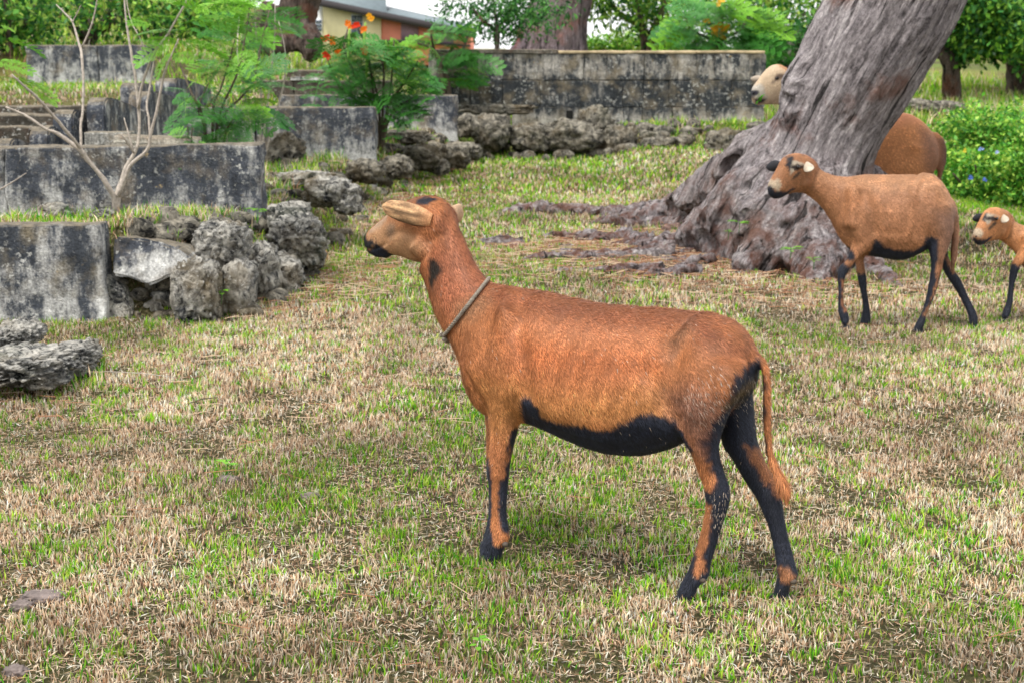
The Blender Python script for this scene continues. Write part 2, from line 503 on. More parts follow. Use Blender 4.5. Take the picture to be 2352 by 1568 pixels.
xs = np.concatenate([-np.geomspace(4.5, 160, 34)[::-1], np.arange(-4.4, 4.41, 0.09), np.geomspace(4.5, 160, 34)])
ys = np.concatenate([np.linspace(-30, 0.5, 10), np.arange(1.0, 20.3, 0.09), np.geomspace(20.5, 900, 70)])
X, Y = np.meshgrid(xs, ys)
Z = H(X, Y)
far_drop = sstep(60, 300, Y) * 1.2
TV = np.stack([X, Y, Z - far_drop], -1).reshape(-1, 3)
nx, ny = len(xs), len(ys)
i = np.arange(ny - 1)[:, None]; j = np.arange(nx - 1)[None, :]
a = i * nx + j
tf = np.stack([a, a + 1, a + nx + 1, a + nx], -1).reshape(-1, 4)
obj('ground', np_mesh('ground', TV, [tf], smooth=True), M['ground'], kind='structure')

# ------------------------------------------------------------------ grass
STRAW = np.array([[0.94, 0.76, 0.55], [0.78, 0.54, 0.35], [0.96, 0.90, 0.74], [0.52, 0.29, 0.16], [0.90, 0.68, 0.48], [0.16, 0.09, 0.06]])
GREEN = np.array([[0.26, 0.58, 0.02], [0.08, 0.36, 0.015], [0.50, 0.72, 0.06], [0.30, 0.48, 0.05], [0.60, 0.62, 0.18]])

def blades_np(P, hgt, wid, lean, colr, bend=0.25):
    n = len(P)
    yaw = RNG.uniform(0, 2 * math.pi, n)
    side = np.stack([np.cos(yaw), np.sin(yaw), np.zeros(n)], -1)
    ly = RNG.uniform(0, 2 * math.pi, n)
    ld = np.stack([np.cos(ly), np.sin(ly), np.zeros(n)], -1)
    up = np.array([0, 0, 1.0])
    d1 = up + ld * (lean * 0.5)[:, None]; d2 = up * np.maximum(0.05, 1 - 0.3 * lean[:, None]) + ld * (lean * (1 + bend))[:, None]
    flat_ = (lean > 2.0)[:, None]; d1 = np.where(flat_, d2 + up * 0.12, d1)
    d1 /= np.linalg.norm(d1, axis=1)[:, None]; d2 /= np.linalg.norm(d2, axis=1)[:, None]
    m = P + d1 * (hgt * 0.5)[:, None]; t = m + d2 * (hgt * 0.5)[:, None]
    w = side * (wid * 0.5)[:, None]
    V = np.stack([P - w, P + w, m + w * 0.8, m - w * 0.8, t], 1).reshape(-1, 3)
    b = np.arange(n) * 5
    q = np.stack([b, b + 1, b + 2, b + 3], -1); tr = np.stack([b + 3, b + 2, b + 4], -1)
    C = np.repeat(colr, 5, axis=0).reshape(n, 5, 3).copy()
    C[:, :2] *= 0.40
    return V, q, tr, C.reshape(-1, 3)

def green_frac(P):
    n1 = fbm(np.stack([P[:, 0] * 1.1, P[:, 1] * 0.8, 0 * P[:, 0]], -1), 21, 4)
    n2 = fbm(np.stack([P[:, 0] * 5, P[:, 1] * 4, 0 * P[:, 0] + 3], -1), 31, 3)
    f = sstep(0.40, 0.66, n1 * 0.6 + n2 * 0.4)
    spots = [(-0.62, 4.15, 0.36, 1.3), (-0.35, 4.3, 0.3, 0.9), (0.15, 2.95, 0.25, 0.5), (-1.6, 6.6, 0.5, 0.6), (0.95, 4.3, 0.3, 0.35), (-0.5, 3.2, 0.25, 0.4)]
    for (sx, sy, sr, k) in spots:
        f = np.maximum(f, k * np.exp(-((P[:, 0] - sx) ** 2 + (P[:, 1] - sy) ** 2 * 0.6) / sr ** 2))
    f = 0.10 + 0.34 * f
    f = f + 0.12 * sstep(9, 13, P[:, 1]) + 0.18 * sstep(15, 19, P[:, 1])
    f = f + 0.3 * sstep(2.6, 3.6, P[:, 0]) * sstep(8, 10, P[:, 1])
    return np.clip(f, 0, 0.95)

def scatter(y0, y1, dens):
    k = 0.60
    area = k * (y1 ** 2 - y0 ** 2)
    n = int(area * dens)
    y = np.sqrt(RNG.uniform(y0 ** 2, y1 ** 2, n)); x = RNG.uniform(-k, k, n) * y
    m = (np.abs(x) < 0.40 * y) | (RNG.random(n) < 0.22)
    return x[m], y[m]

parts = []
for (y0, y1, dens, hh, ww) in ((2.5, 3.6, 20000, 0.023, 0.0040), (3.6, 5.0, 16500, 0.024, 0.0042), (5.0, 7.0, 11000, 0.028, 0.0050),
                           (7.0, 9.5, 4800, 0.034, 0.0070), (9.5, 13, 2500, 0.038, 0.0100), (13, 19.5, 850, 0.045, 0.016), (19.5, 30, 130, 0.06, 0.03)):
    x, y = scatter(y0, y1, dens)
    P0 = np.stack([x, y, 0 * x], -1)
    clump = fbm(P0 * np.array([9, 7, 1]), 77, 3)
    keep = RNG.random(len(x)) < (0.26 + 1.6 * sstep(0.34, 0.56, clump))
    x, y, clump = x[keep], y[keep], clump[keep]
    z = H(x, y) - 0.003
    P = np.stack([x, y, z], -1); n = len(x)
    gf = green_frac(P)
    tuftn = 0.55 * vnoise(P * np.array([24, 20, 0]) + 7.7, 88) + 0.45 * RNG.random(n)
    isg = tuftn > 1 - (0.25 + 0.55 * gf)
    c = np.where(isg[:, None], GREEN[RNG.choice(5, n, p=[.34, .24, .16, .16, .10])], STRAW[RNG.choice(6, n, p=[.25, .2, .16, .14, .15, .1])])
    tone = fbm(P * np.array([2.2, 1.7, 1]), 55, 3)
    c = c * (0.80 + 0.55 * (tone[:, None] - 0.5) * 2 + RNG.uniform(-0.15, 0.25, (n, 1)))
    ht = hh * RNG.uniform(0.5, 1.35, n) * (0.7 + 0.7 * clump) * np.where(isg, 1.15, 0.95)
    lean = np.where(isg, RNG.uniform(0.05, 0.7, n), RNG.uniform(0.05, 0.6, n) + (RNG.random(n) < 0.25) * RNG.uniform(0.3, 1.2, n))
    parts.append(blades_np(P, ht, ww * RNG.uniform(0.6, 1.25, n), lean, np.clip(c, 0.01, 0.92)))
# lying thatch of mown straw under the standing blades
for (y0, y1, dens, ll, ww) in ((2.5, 5.0, 6500, 0.026, 0.0030), (5.0, 8.0, 3200, 0.034, 0.0046), (8.0, 13, 900, 0.05, 0.008)):
    x, y = scatter(y0, y1, dens); n = len(x)
    P = np.stack([x, y, H(x, y) + RNG.uniform(0.001, 0.012, n)], -1)
    keep = RNG.random(n) < 0.35 + 1.2 * sstep(0.36, 0.58, fbm(P * np.array([7, 6, 0]), 41, 3)); P = P[keep]; n = len(P)
    c = STRAW[RNG.choice(6, n, p=[.24, .22, .14, .16, .16, .08])] * RNG.uniform(0.6, 1.05, (n, 1))
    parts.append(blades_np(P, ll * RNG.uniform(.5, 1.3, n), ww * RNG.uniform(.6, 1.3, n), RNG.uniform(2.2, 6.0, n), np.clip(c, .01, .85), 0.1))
off = 0; VV, QQ, TT, CC = [], [], [], []
for v, q, t, c in parts:
    VV.append(v); QQ.append(q + off); TT.append(t + off); CC.append(c); off += len(v)
print('grass polys', sum(len(q) * 2 + len(t) for _, q, t, _ in parts))
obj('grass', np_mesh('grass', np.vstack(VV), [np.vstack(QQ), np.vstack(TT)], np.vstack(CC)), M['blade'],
    label='short mown lawn grass, straw coloured with green patches', kind='stuff', cat='grass')

def tuft_mesh(n, hgt, wid, rad, lean=(0.1, 0.9), straw=0.3, seed=0):
    rs = np.random.default_rng(seed)
    a = rs.uniform(0, 6.283, n); r = rad * np.sqrt(rs.random(n))
    P = np.stack([r * np.cos(a), r * np.sin(a), -0.01 + 0 * r], -1)
    isg = rs.random(n) > straw
    c = np.where(isg[:, None], GREEN[rs.integers(0, 4, n)], STRAW[rs.integers(0, 5, n)]) * rs.uniform(0.7, 1.2, (n, 1))
    return blades_np(P, hgt * rs.uniform(0.4, 1.2, n), wid * rs.uniform(0.7, 1.3, n), rs.uniform(lean[0], lean[1], n), c)

def tufts(name, spots, label):
    """taller uncut grass growing at the foot of stones and walls, one mass"""
    off = 0; VV, QQ, TT, CC = [], [], [], []
    for k, (x, y, n, h, r) in enumerate(spots):
        v, q, t, c = tuft_mesh(n, h, 0.004 + 0.0004 * y, r, seed=k + 5)
        v = v + np.array([x, y, 0]); v[:, 2] += H(v[:, 0], v[:, 1])
        VV.append(v); QQ.append(q + off); TT.append(t + off); CC.append(c); off += len(v)
    return obj(name, np_mesh(name, np.vstack(VV), [np.vstack(QQ), np.vstack(TT)], np.vstack(CC)), M['blade'], label=label, kind='stuff', cat='grass')

sp = []
rs = np.random.default_rng(4)
for k in range(34):   # terrace edge above the front wall
    x = rs.uniform(-3.2, -1.6); sp.append((x, rs.uniform(7.25, 8.3), 40, 0.10, 0.12))
for k in range(46):   # slope with the rubble
    y = rs.uniform(8.3, 17); sp.append((foot_x(y) - rs.uniform(0.0, 0.7), y, 45, 0.09 + 0.004 * y, 0.16))
for k in range(40):
    sp.append((rs.uniform(-0.6, 4.0), rs.uniform(17.6, 18.7), 45, 0.14, 0.25))
for k in range(9): sp.append((-2.15 + rs.normal() * 0.3, 5.75 + rs.normal() * 0.2, 36, 0.09, 0.12))
for k in range(10): sp.append((rs.uniform(-2.7, -1.4), 6.86, 14, 0.06, 0.08))
tufts('tall_grass', sp, 'uncut green and straw grass growing on the bank, between the stones and along the walls')

# fallen pine needles, thin and rusty, lying on the lawn
def needles():
    cl = [(1.0, 8.9, 0.9, 0.5, 900), (0.4, 9.4, 0.9, 0.5, 400), (0.3, 8.6, 1.4, 0.8, 500), (-1.1, 8.0, 0.4, 0.9, 450), (-1.4, 5.5, 1.1, 0.8, 120), (-1.0, 12.5, 0.6, 2.5, 500), (0.2, 6.2, 1.5, 1.0, 120), (0.3, 3.7, 1.3, 0.8, 60), (1.7, 7.9, 0.8, 0.5, 400), (0.9, 9.7, 0.7, 0.6, 800)]
    VV = []; CC = []
    for cx, cy, sx, sy, n in cl:
        x = cx + RNG.normal(0, sx * 0.6, n); y = cy + RNG.normal(0, sy * 0.6, n)
        a = RNG.normal(0.1, 0.95, n); l = RNG.uniform(0.04, 0.12, n) * (0.7 + y * 0.06); w = 0.0004 + 0.00018 * y
        z = H(x, y) + RNG.uniform(0.012, 0.04, n)
        d = np.stack([np.cos(a), np.sin(a), RNG.uniform(-0.12, 0.12, n)], -1) * l[:, None] / 2
        c = np.stack([x, y, z], -1); s = np.stack([-np.sin(a), np.cos(a), 0.6 + 0 * a], -1) * w[:, None]
        VV.append(np.stack([c - d - s, c + d - s, c + d + s, c - d + s], 1).reshape(-1, 3))
        base = np.array([[0.34, 0.17, 0.09], [0.50, 0.37, 0.25], [0.20, 0.10, 0.06]])[RNG.integers(0, 3, n)]
        CC.append(np.repeat(base, 4, axis=0))
    V = np.vstack(VV); b = np.arange(len(V) // 4) * 4
    obj('pine_needles', np_mesh('pine_needles', V, [np.stack([b, b + 1, b + 2, b + 3], -1)], np.vstack(CC)), M['blade'],
        label='rusty fallen pine needles scattered over the lawn', kind='stuff', cat='needles')
needles()


# ------------------------------------------------------------------ walls
def place(o, x, y, z, rz=0.0):
    o.location = (x, y, z); o.rotation_euler = (0, 0, rz)

def wall_thing(name, label, px0, px1, y, z0, z1, thick, mat, joints, skew=0.0, group=None, rough=0.020, top_slope=0.0):
    """free-standing wall along x from one measured px to another, cut in slabs at the joints"""
    zm = 0.5 * (z0 + z1)
    x0, x1 = px_x(px0, y, zm), px_x(px1, y, zm)
    js = [x0] + [px_x(p, y, zm) for p in joints] + [x1]
    root = thing(name, label, 'wall', (0.5 * (x0 + x1), y + thick / 2, z0), group)
    for k in range(len(js) - 1):
        a, b = js[k], js[k + 1]
        w = b - a - 0.008
        def fn(V, a=a, b=b):
            V = V.copy(); V[:, 2] += np.where(V[:, 2] > (z1 - z0) * 0.6, top_slope * ((V[:, 0] + 0.5 * (a + b)) - x1), 0)
            return V
        me = box_mesh('slab', w, thick, z1 - z0 + 0.25, 0.018, 3, rough, max(2, int(w / 0.12)), seed=k * 7 + int(y * 3), fn=fn)
        o = obj('slab' if len(js) > 2 else 'slab', me, mat, root)
        o.location = (0.5 * (a + b) - root.location.x, random.uniform(-.004, .004), -0.25)
        o.rotation_euler = (0, 0, skew)
    return root

wall_thing('terrace_wall', 'low mouldy concrete wall with lichen spots at the left edge, nearest of the terrace walls', -330, 240, 6.93, 0.0, 0.492, 0.16, M['wall_light'], [-60])
wall_thing('terrace_wall', 'long blackened concrete wall behind the bare thorny sapling', -420, 600, 8.5, 0.30, 0.775, 0.2, M['wall'], [12], top_slope=0.012)
wall_thing('terrace_wall', 'dark concrete wall with pale lower right corner, between the two leafy shrubs', 368, 862, 13.0, 0.30, 0.80, 0.25, M['wall'], [588])
wall_thing('terrace_wall', 'black stained concrete wall end under the red flowering shrub, beside the stone block', 640, 1051, 17.0, 0.30, 0.775, 0.25, M['wall'], [905])
wall_thing('terrace_wall', 'furthest left pale grey wall with black streaks below the hillside shrubs', 60, 345, 19.0, 0.80, 1.352, 0.3, M['wall'], [226])
wall_thing('terrace_wall', 'long dark brown wall strip left of the red flowering shrub, under the strip of grass', 430, 760, 21.5, 0.6, 0.99, 0.3, M['wall_brown'], [])
wall_thing('terrace_wall', 'narrow brown wall band just behind the dark concrete wall with the pale corner', 598, 900, 18.9, 0.45, 0.90, 0.3, M['wall_brown'], [675])
# rows of seat walls on the left
for (px0, px1, y, top, lab) in ((-520, 262, 10.6, 0.756, 'lowest of the four brown seat walls on the left, pale worn edge'),
                                (-560, 330, 11.9, 0.788, 'second from bottom of the four brown seat walls on the left'),
                                (-600, 400, 13.6, 0.787, 'third from bottom of the four brown seat walls on the left, rusty stains'),
                                (-640, 470, 15.2, 0.825, 'topmost of the four brown seat walls on the left')):
    wall_thing('seat_wall', lab, px0, px1, y, 0.25, top, 0.28, M['wall_brown'], [px0 + 330, px1 - 190], group='rows of seat walls on the left terrace')

# end slabs with rounded tops, running away from the viewer
def cheek(label, px0, px1, py, y, length, drop, mat):
    z = CAM_H + (ray((px0 + px1) / 2, py)[2] / ray((px0 + px1) / 2, py)[1]) * y
    x0, x1 = px_x(px0, y, z), px_x(px1, y, z)
    w = x1 - x0; z0 = 0.28
    # side profile in (v along depth, z) with rounded front top
    prof = [(0, z0 - 0.2), (0, z - 0.09)]
    for k in range(1, 7):
        t = k / 6 * math.pi / 2
        prof.append((0.10 * (1 - math.cos(t)), z - 0.09 + 0.09 * math.sin(t)))
    n = 10
    for k in range(1, n + 1):
        t = k / n
        prof.append((0.10 + (length - 0.1) * t, z - drop * t ** 1.4))
    prof.append((length, z0 - 0.2))
    import bmesh
    bm = bmesh.new()
    A = [bm.verts.new((-w / 2, v, zz - z0)) for v, zz in prof]; B = [bm.verts.new((w / 2, v, zz - z0)) for v, zz in prof]
    bm.faces.new(A[::-1]); bm.faces.new(B)
    for k in range(len(prof)):
        k2 = (k + 1) % len(prof); bm.faces.new((A[k], A[k2], B[k2], B[k]))
    bmesh.ops.recalc_face_normals(bm, faces=bm.faces)
    bmesh.ops.bevel(bm, geom=[e for e in bm.edges if abs(e.verts[0].co.x - e.verts[1].co.x) < 1e-4], offset=0.012, segments=2, affect='EDGES')
    me = bpy.data.meshes.new('end_slab'); bm.to_mesh(me); bm.free()
    o = obj('end_slab', me, mat, label=label, cat='wall', group='round-topped slabs closing the seat rows')
    o.location = ((x0 + x1) / 2, y, z0)
cheek('round-topped slab at the far left edge, low behind the blackened wall', -30, 22, 321, 9.2, 0.55, 0.09, M['wall'])
cheek('short rounded slab second from the left edge behind the blackened wall', 64, 110, 293, 9.3, 0.5, 0.06, M['wall'])
cheek('grey rounded slab left of the tallest one, crossed by a thorny branch', 118, 166, 254, 9.5, 0.9, 0.11, M['wall'])
cheek('tallest round-topped slab with a brown flank, left of the forked sapling stems', 196, 240, 226, 9.6, 1.15, 0.16, M['wall'])
cheek('rounded grey slab seen between the pale stems of the sapling', 293, 340, 211, 11.2, 1.1, 0.10, M['wall'])
cheek('small square-topped slab behind the pale sapling stems, far row', 274, 318, 191, 14.2, 0.6, 0.03, M['wall'])
cheek('far rounded slab just left of the first leafy shrub', 354, 402, 181, 13.4, 1.6, 0.14, M['wall'])
o = obj('whitewashed_slab', box_mesh('whitewashed_slab', 0.30, 0.12, 0.52, 0.01, 2, 0.006, 4), m_concrete('whitewash', (0.62, 0.6, 0.54), (0.05, 0.05, 0.045), (0.3, 0.25, 0.18), 0.0), label='narrow whitewashed upright slab with dark drips beside the tallest rounded slab', cat='slab')
place(o, px_x(252, 9.15, 0.6), 9.2, 0.29)
o = obj('flat_slab', box_mesh('flat_slab', 0.5, 0.22, 0.05, 0.01, 2, 0.01, 5), m_concrete('pale_cap', (0.55, 0.52, 0.44), (0.12, 0.1, 0.08), (0.35, 0.28, 0.2), 0.0), label='pale flat slab lying tilted on top of the blackened wall', cat='slab')
place(o, px_x(378, 9.0, 0.8), 8.83, 0.755, 0.1); o.rotation_euler[1] = 0.05
o = obj('flat_slab', box_mesh('flat_slab', 0.42, 0.25, 0.05, 0.01, 2, 0.01, 4), M['wall_light'], label='small grey cap slab on the brown wall band', cat='slab')
place(o, px_x(705, 18.9, 0.9), 19.0, 0.902)

# the long block wall at the back: three courses of blocks, each one an object
def block_wall():
    y, z0, z1 = 18.8, 0.20, 1.27
    root = thing('block_wall', 'long weathered wall of large coral stone blocks in three courses at the back of the lawn', 'wall', (1.2, y + 0.2, z0))
    xl, xr = px_x(985, y, .7), px_x(1757, y, .7)
    hs = [(0.0, 0.36), (0.363, 0.345), (0.711, 0.335)]
    rows = [[985, 1050, 1150, 1176, 1232, 1310, 1404, 1476, 1545, 1630, 1700, 1757], [985, 1080, 1155, 1240, 1352, 1430, 1478, 1536, 1604, 1680, 1757], [985, 1095, 1157, 1248, 1340, 1393, 1478, 1555, 1640, 1757]]
    for r, (row, (b, h)) in enumerate(zip(rows, hs)):
        for k in range(len(row) - 1):
            if r == 0 and k == 3: pass
            a, c = px_x(row[k], y, .7), px_x(row[k + 1], y, .7)
            if r == 0 and row[k] == 1150: c -= 0.02; 
            gap = 0.008 if r else 0.012
            if r == 0 and row[k] == 1310: gap = 0.014
            bb = b - (0.2 if r == 0 else 0); hh = h + (0.2 if r == 0 else 0)
            me = box_mesh('block', c - a - gap * .3, 0.38, hh - 0.001, 0.006, 2, 0.012, 6, seed=r * 31 + k)
            o = obj('block', me, M['block'], root)
            o.location = ((a + c) / 2 - root.location.x, random.uniform(-0.012, 0.012), bb)
    a, c = px_x(1282, y, 1.27), px_x(1757, y, 1.27)
    n = 3; w = (c - a) / n
    mcap = m_plain('sandy_coping', (0.42, 0.33, 0.2), 0.9, 0.35, 9)
    for k in range(n):
        o = obj('coping', box_mesh('coping', w - 0.004, 0.42, 0.035, 0.012, 2, 0.008, 5, seed=90 + k), mcap, root)
        o.location = (a + w * (k + 0.5) - root.location.x, 0, 1.048)
    a0 = px_x(985, y, 1.27)
    o = obj('coping', box_mesh('coping', a - a0 - 0.01, 0.42, 0.05, 0.012, 2, 0.01, 6, seed=97), M['wall_brown'], root)
    o.location = ((a + a0) / 2 - root.location.x, 0, 1.048)
    # dark weep slot between two blocks of the lowest course
    sl = obj('weep_slot', box_mesh('weep_slot', 0.085, 0.03, 0.26, 0.004, 1), m_plain('slot_dark', (0.012, 0.012, 0.011), 1.0, 0.2), root)
    sl.location = (px_x(1308, y, .4) - root.location.x, -0.197, 0.06)
block_wall()

# ------------------------------------------------------------------ rocks
def ico(sub):
    import bmesh
    bm = bmesh.new(); bmesh.ops.create_icosphere(bm, subdivisions=sub, radius=1)
    V = np.array([v.co[:] for v in bm.verts]); F = np.array([[v.index for v in f.verts] for f in bm.faces]); bm.free()
    return V, F
ICO4 = ico(4); ICO5 = ico(5)

def rock(label, p, size, rz=0.0, seed=0, boxy=0.5, rough=0.30, tilt=(0, 0), name='rock', group=None, cat='rock', mat=None, sub=4):
    V, F = ICO5 if sub == 5 else ICO4
    V = V.copy()
    b = np.sign(V) * np.abs(V) ** (1 - 0.45 * boxy); V = b / np.maximum(1e-6, np.abs(b).max(1))[:, None] * 0.6 * boxy + V * (1 - 0.6 * boxy) if boxy > 0 else V
    d = np.linalg.norm(V, axis=1)[:, None]
    Q = V * 1.0 + seed * 3.7
    n = (fbm(Q * 1.3, seed, 2) - 0.5) * 1.5 + (fbm(Q * 3.4, seed + 1, 3) - 0.5) * 0.8
    rid = np.abs(fbm(Q * 5.0, seed + 2, 3) - 0.5) * 2
    n2 = (fbm(Q * 12, seed + 5, 3) - 0.5) * 0.5
    V = V * (1 + rough * (n - 0.9 * (1 - rid) ** 4 + 0.25 + 1.2 * n2))[:, None]
    V = V * np.array(size) / 2
    cx, sx = math.cos(tilt[0]), math.sin(tilt[0]); cy, sy = math.cos(tilt[1]), math.sin(tilt[1])
    V = V @ np.array([[1, 0, 0], [0, cx, sx], [0, -sx, cx]]) @ np.array([[cy, 0, -sy], [0, 1, 0], [sy, 0, cy]])
    o = obj(name, np_mesh(name, V, [F], smooth=True), mat or M['rock'], label=label, cat=cat, group=group)
    o.location = p; o.rotation_euler = (0, 0, rz)
    return o

def rpx(label, x0, x1, ytop, ybot, y, seed, deep=None, **kw):
    """rock measured by its picture box and distance"""
    zb = CAM_H + ray((x0 + x1) / 2, ybot)[2] / ray((x0 + x1) / 2, ybot)[1] * y
    zt = CAM_H + ray((x0 + x1) / 2, ytop)[2] / ray((x0 + x1) / 2, ytop)[1] * y
    xa, xb = px_x(x0, y, zb), px_x(x1, y, zb)
    w, h = xb - xa, (zt - zb)
    d = deep or (0.5 * (w + h))
    if y > 11: kw.setdefault('mat', M['rock_brown'])
    return rock(label, ((xa + xb) / 2, y + d * 0.30, (zb + zt) / 2 - 0.01), (w * 1.08, d, h * 1.12), seed=seed, **kw)

G1 = 'weathered stones of the rubble bank beside the terrace walls'
# front row by the nearest wall: tilted square slab, slanting slab, pitted stone
def facet_rock(name, label, poly, y, depth, mat, seed=0, tilt=0.0):
    """angular stone: outline polygon measured in the picture, real thickness"""
    P = np.array([at_y(px, py, y) for px, py in poly])
    c = P.mean(0); import bmesh
    bm = bmesh.new()
    A = [bm.verts.new((p[0] - c[0], -depth / 2 + tilt * (p[2] - c[2]), p[2] - c[2])) for p in P]
    B = [bm.verts.new(((p[0] - c[0]) * 0.9, depth / 2, (p[2] - c[2]) * 0.86 - 0.01)) for p in P]
    bm.faces.new(A); bm.faces.new(B[::-1])
    for k in range(len(A)):
        k2 = (k + 1) % len(A); bm.faces.new((A[k2], A[k], B[k], B[k2]))
    bmesh.ops.recalc_face_normals(bm, faces=bm.faces)
    bmesh.ops.bevel(bm, geom=list(bm.edges), offset=0.014, segments=2, affect='EDGES')
    bmesh.ops.triangulate(bm, faces=bm.faces)
    for _ in range(3):
        es = [e for e in bm.edges if e.calc_length() > 0.035]
        if es: bmesh.ops.subdivide_edges(bm, edges=es, cuts=1); bmesh.ops.triangulate(bm, faces=bm.faces)
    me = bpy.data.meshes.new(name); bm.to_mesh(me); bm.free()
    n = len(me.vertices); X = np.empty(n * 3, np.float32); me.vertices.foreach_get('co', X); X = X.reshape(-1, 3).astype(float)
    X += (np.stack([fbm(X * 14 + 9 * a, seed + a, 4) for a in range(3)], -1) - 0.5) * 0.035
    me.vertices.foreach_set('co', X.astype(np.float32).ravel()); me.update()
    o = obj(name, me, mat, label=label, cat='stone', group=G1); o.location = (c[0], y + depth / 2, c[2]); return o

facet_rock('stone', 'dark square slab leaning on small stones at the end of the nearest wall', [(256, 545), (300, 547), (350, 556), (408, 570), (436, 590), (452, 612), (410, 632), (340, 655), (300, 640), (258, 634)], 7.0, 0.30, M['wall'], 3, 0.25)
facet_rock('stone', 'narrow pale wedge stone upright against the right end of the nearest wall', [(230, 630), (252, 632), (272, 650), (300, 700), (302, 738), (232, 742)], 6.98, 0.24, M['rock'], 5)
rpx('large pale stone full of pits at the right front corner of the rubble bank', 398, 500, 605, 750, 6.92, 11, 0.28, boxy=0.8, rough=0.22, sub=5)
rpx('rough stone tucked under the leaning dark slab', 285, 425, 655, 735, 7.12, 12, 0.3, boxy=0.3)
rpx('big grey block with white crust crowning the front rubble', 448, 560, 515, 618, 7.25, 13, 0.35, boxy=0.7, rough=0.26, sub=5)
rpx('brown-grey upright stone below the crusted block', 505, 580, 605, 722, 7.12, 14, 0.28, boxy=0.8, rough=0.2, tilt=(0, 0.15))
rpx('rounded knobbly stone right of the crusted block', 560, 640, 560, 690, 7.5, 15, 0.3, boxy=0.4)
rpx('wide low stone at the right foot of the front rubble', 590, 690, 590, 695, 7.75, 16, 0.4, boxy=0.4)
rpx('grey pitted stone below the wall corner, above the wide low stone', 620, 735, 500, 615, 8.1, 17, 0.45, boxy=0.5, sub=5)
rpx('square grey stone leaning on the end of the blackened wall', 612, 712, 470, 545, 8.45, 18, 0.35, boxy=0.7)
rpx('thin pale slab stone lying on top of the front rubble', 385, 470, 510, 545, 7.6, 19, 0.35, boxy=0.6, rough=0.2)
rpx('low grey hump stone above the nearest wall, left of the sapling', 60, 160, 470, 512, 7.75, 20, 0.3, boxy=0.2)
rpx('small pale stone above the nearest wall between the hump and the sapling', 205, 255, 482, 506, 7.55, 21, 0.2, boxy=0.5)
rpx('dark rough boulder sunk in the lawn at the left edge', -30, 72, 745, 800, 5.95, 22, 0.35, boxy=0.3, sub=5)
rpx('flat jagged grey boulder at the left edge, in front of the dark one', -70, 140, 818, 882, 5.45, 23, 0.5, boxy=0.4, rough=0.34, sub=5)
rpx('low grey stone right of the two boulders in the lawn', 95, 205, 800, 860, 5.7, 24, 0.4, boxy=0.4, rough=0.34, sub=5)
# bank between the walls
rpx('grey stone with sharp edge on the grassy bank below the wall corner', 700, 800, 410, 470, 9.6, 31, 0.4, boxy=0.5)
rpx('stone with a pale face at the right foot of the grassy bank', 760, 828, 425, 488, 9.6, 32, 0.35, boxy=0.5)
rpx('long low stone across the grassy bank', 640, 770, 395, 440, 10.4, 33, 0.4, boxy=0.5)
rpx('dark grey stone in front of the pale corner of the second wall', 795, 880, 370, 420, 12.2, 34, 0.4, boxy=0.5)
rpx('round dark stone right of the pale wall corner', 880, 945, 358, 410, 13.0, 35, 0.4, boxy=0.4)
rpx('big grey stone on the far part of the rubble bank', 925, 1010, 335, 390, 14.5, 36, 0.5, boxy=0.4)
rpx('small pale stone at the foot of the far rubble bank', 990, 1030, 365, 400, 14.6, 37, 0.3, boxy=0.4)
rpx('bluish square stone at the far right of the rubble bank', 1010, 1075, 330, 385, 15.4, 38, 0.4, boxy=0.6)
rpx('dark small stone behind the bluish square stone', 1055, 1105, 330, 370, 16.5, 39, 0.4, boxy=0.4)
rpx('long flat stone on the bank right of the pale wall corner', 870, 980, 300, 330, 15.2, 40, 0.5, boxy=0.5)
rpx('stone heap lump against the second wall, half covered by grass', 610, 700, 318, 400, 12.6, 41, 0.4, boxy=0.2, rough=0.4)
rpx('brown square stone wedged beside the stained wall end', 1053, 1100, 265, 315, 16.9, 42, 0.4, boxy=0.7)
rpx('tall pointed boulder in front of the block wall, leftmost of the row', 1085, 1170, 260, 345, 17.3, 43, 0.5, boxy=0.2)
rpx('weathered log-like stone lying along the foot of the block wall', 1060, 1220, 240, 262, 18.2, 44, 0.3, boxy=0.6)
rpx('low dark boulder second from the left in front of the block wall', 1170, 1260, 285, 350, 17.4, 45, 0.5, boxy=0.3)
rpx('wide dark boulder below the weep slot of the block wall', 1240, 1385, 280, 352, 17.5, 46, 0.6, boxy=0.3)
rpx('tall craggy brown boulder in the middle of the block wall row', 1325, 1400, 248, 335, 17.9, 47, 0.5, boxy=0.2, rough=0.4)
rpx('pale square-faced boulder right of the craggy one', 1385, 1460, 290, 360, 17.6, 48, 0.5, boxy=0.5)
rpx('long sloping grey boulder at the right of the row', 1470, 1590, 315, 368, 17.3, 49, 0.6, boxy=0.3)
rpx('mossy brown boulder left of the leaning trunk', 1625, 1730, 305, 375, 16.6, 50, 0.6, boxy=0.2, rough=0.4)
rpx('small boulder between the mossy one and the leaning trunk', 1715, 1765, 300, 350, 17.2, 51, 0.4, boxy=0.3)
rpx('round grey boulder at the foot of the green slope, right of the trunk', 2080, 2150, 228, 262, 21.0, 52, 0.6, boxy=0.2)
rpx('larger rounded boulder on the slope near the forked tree', 2145, 2225, 232, 272, 20.5, 53, 0.7, boxy=0.2)
rpx('dark little boulder behind the left terrace rows', 226, 265, 190, 218, 17.6, 54, 0.4, boxy=0.2)
sd = m_plain('lawn_stone', (0.16, 0.13, 0.12), 0.95, 0.5, 30)
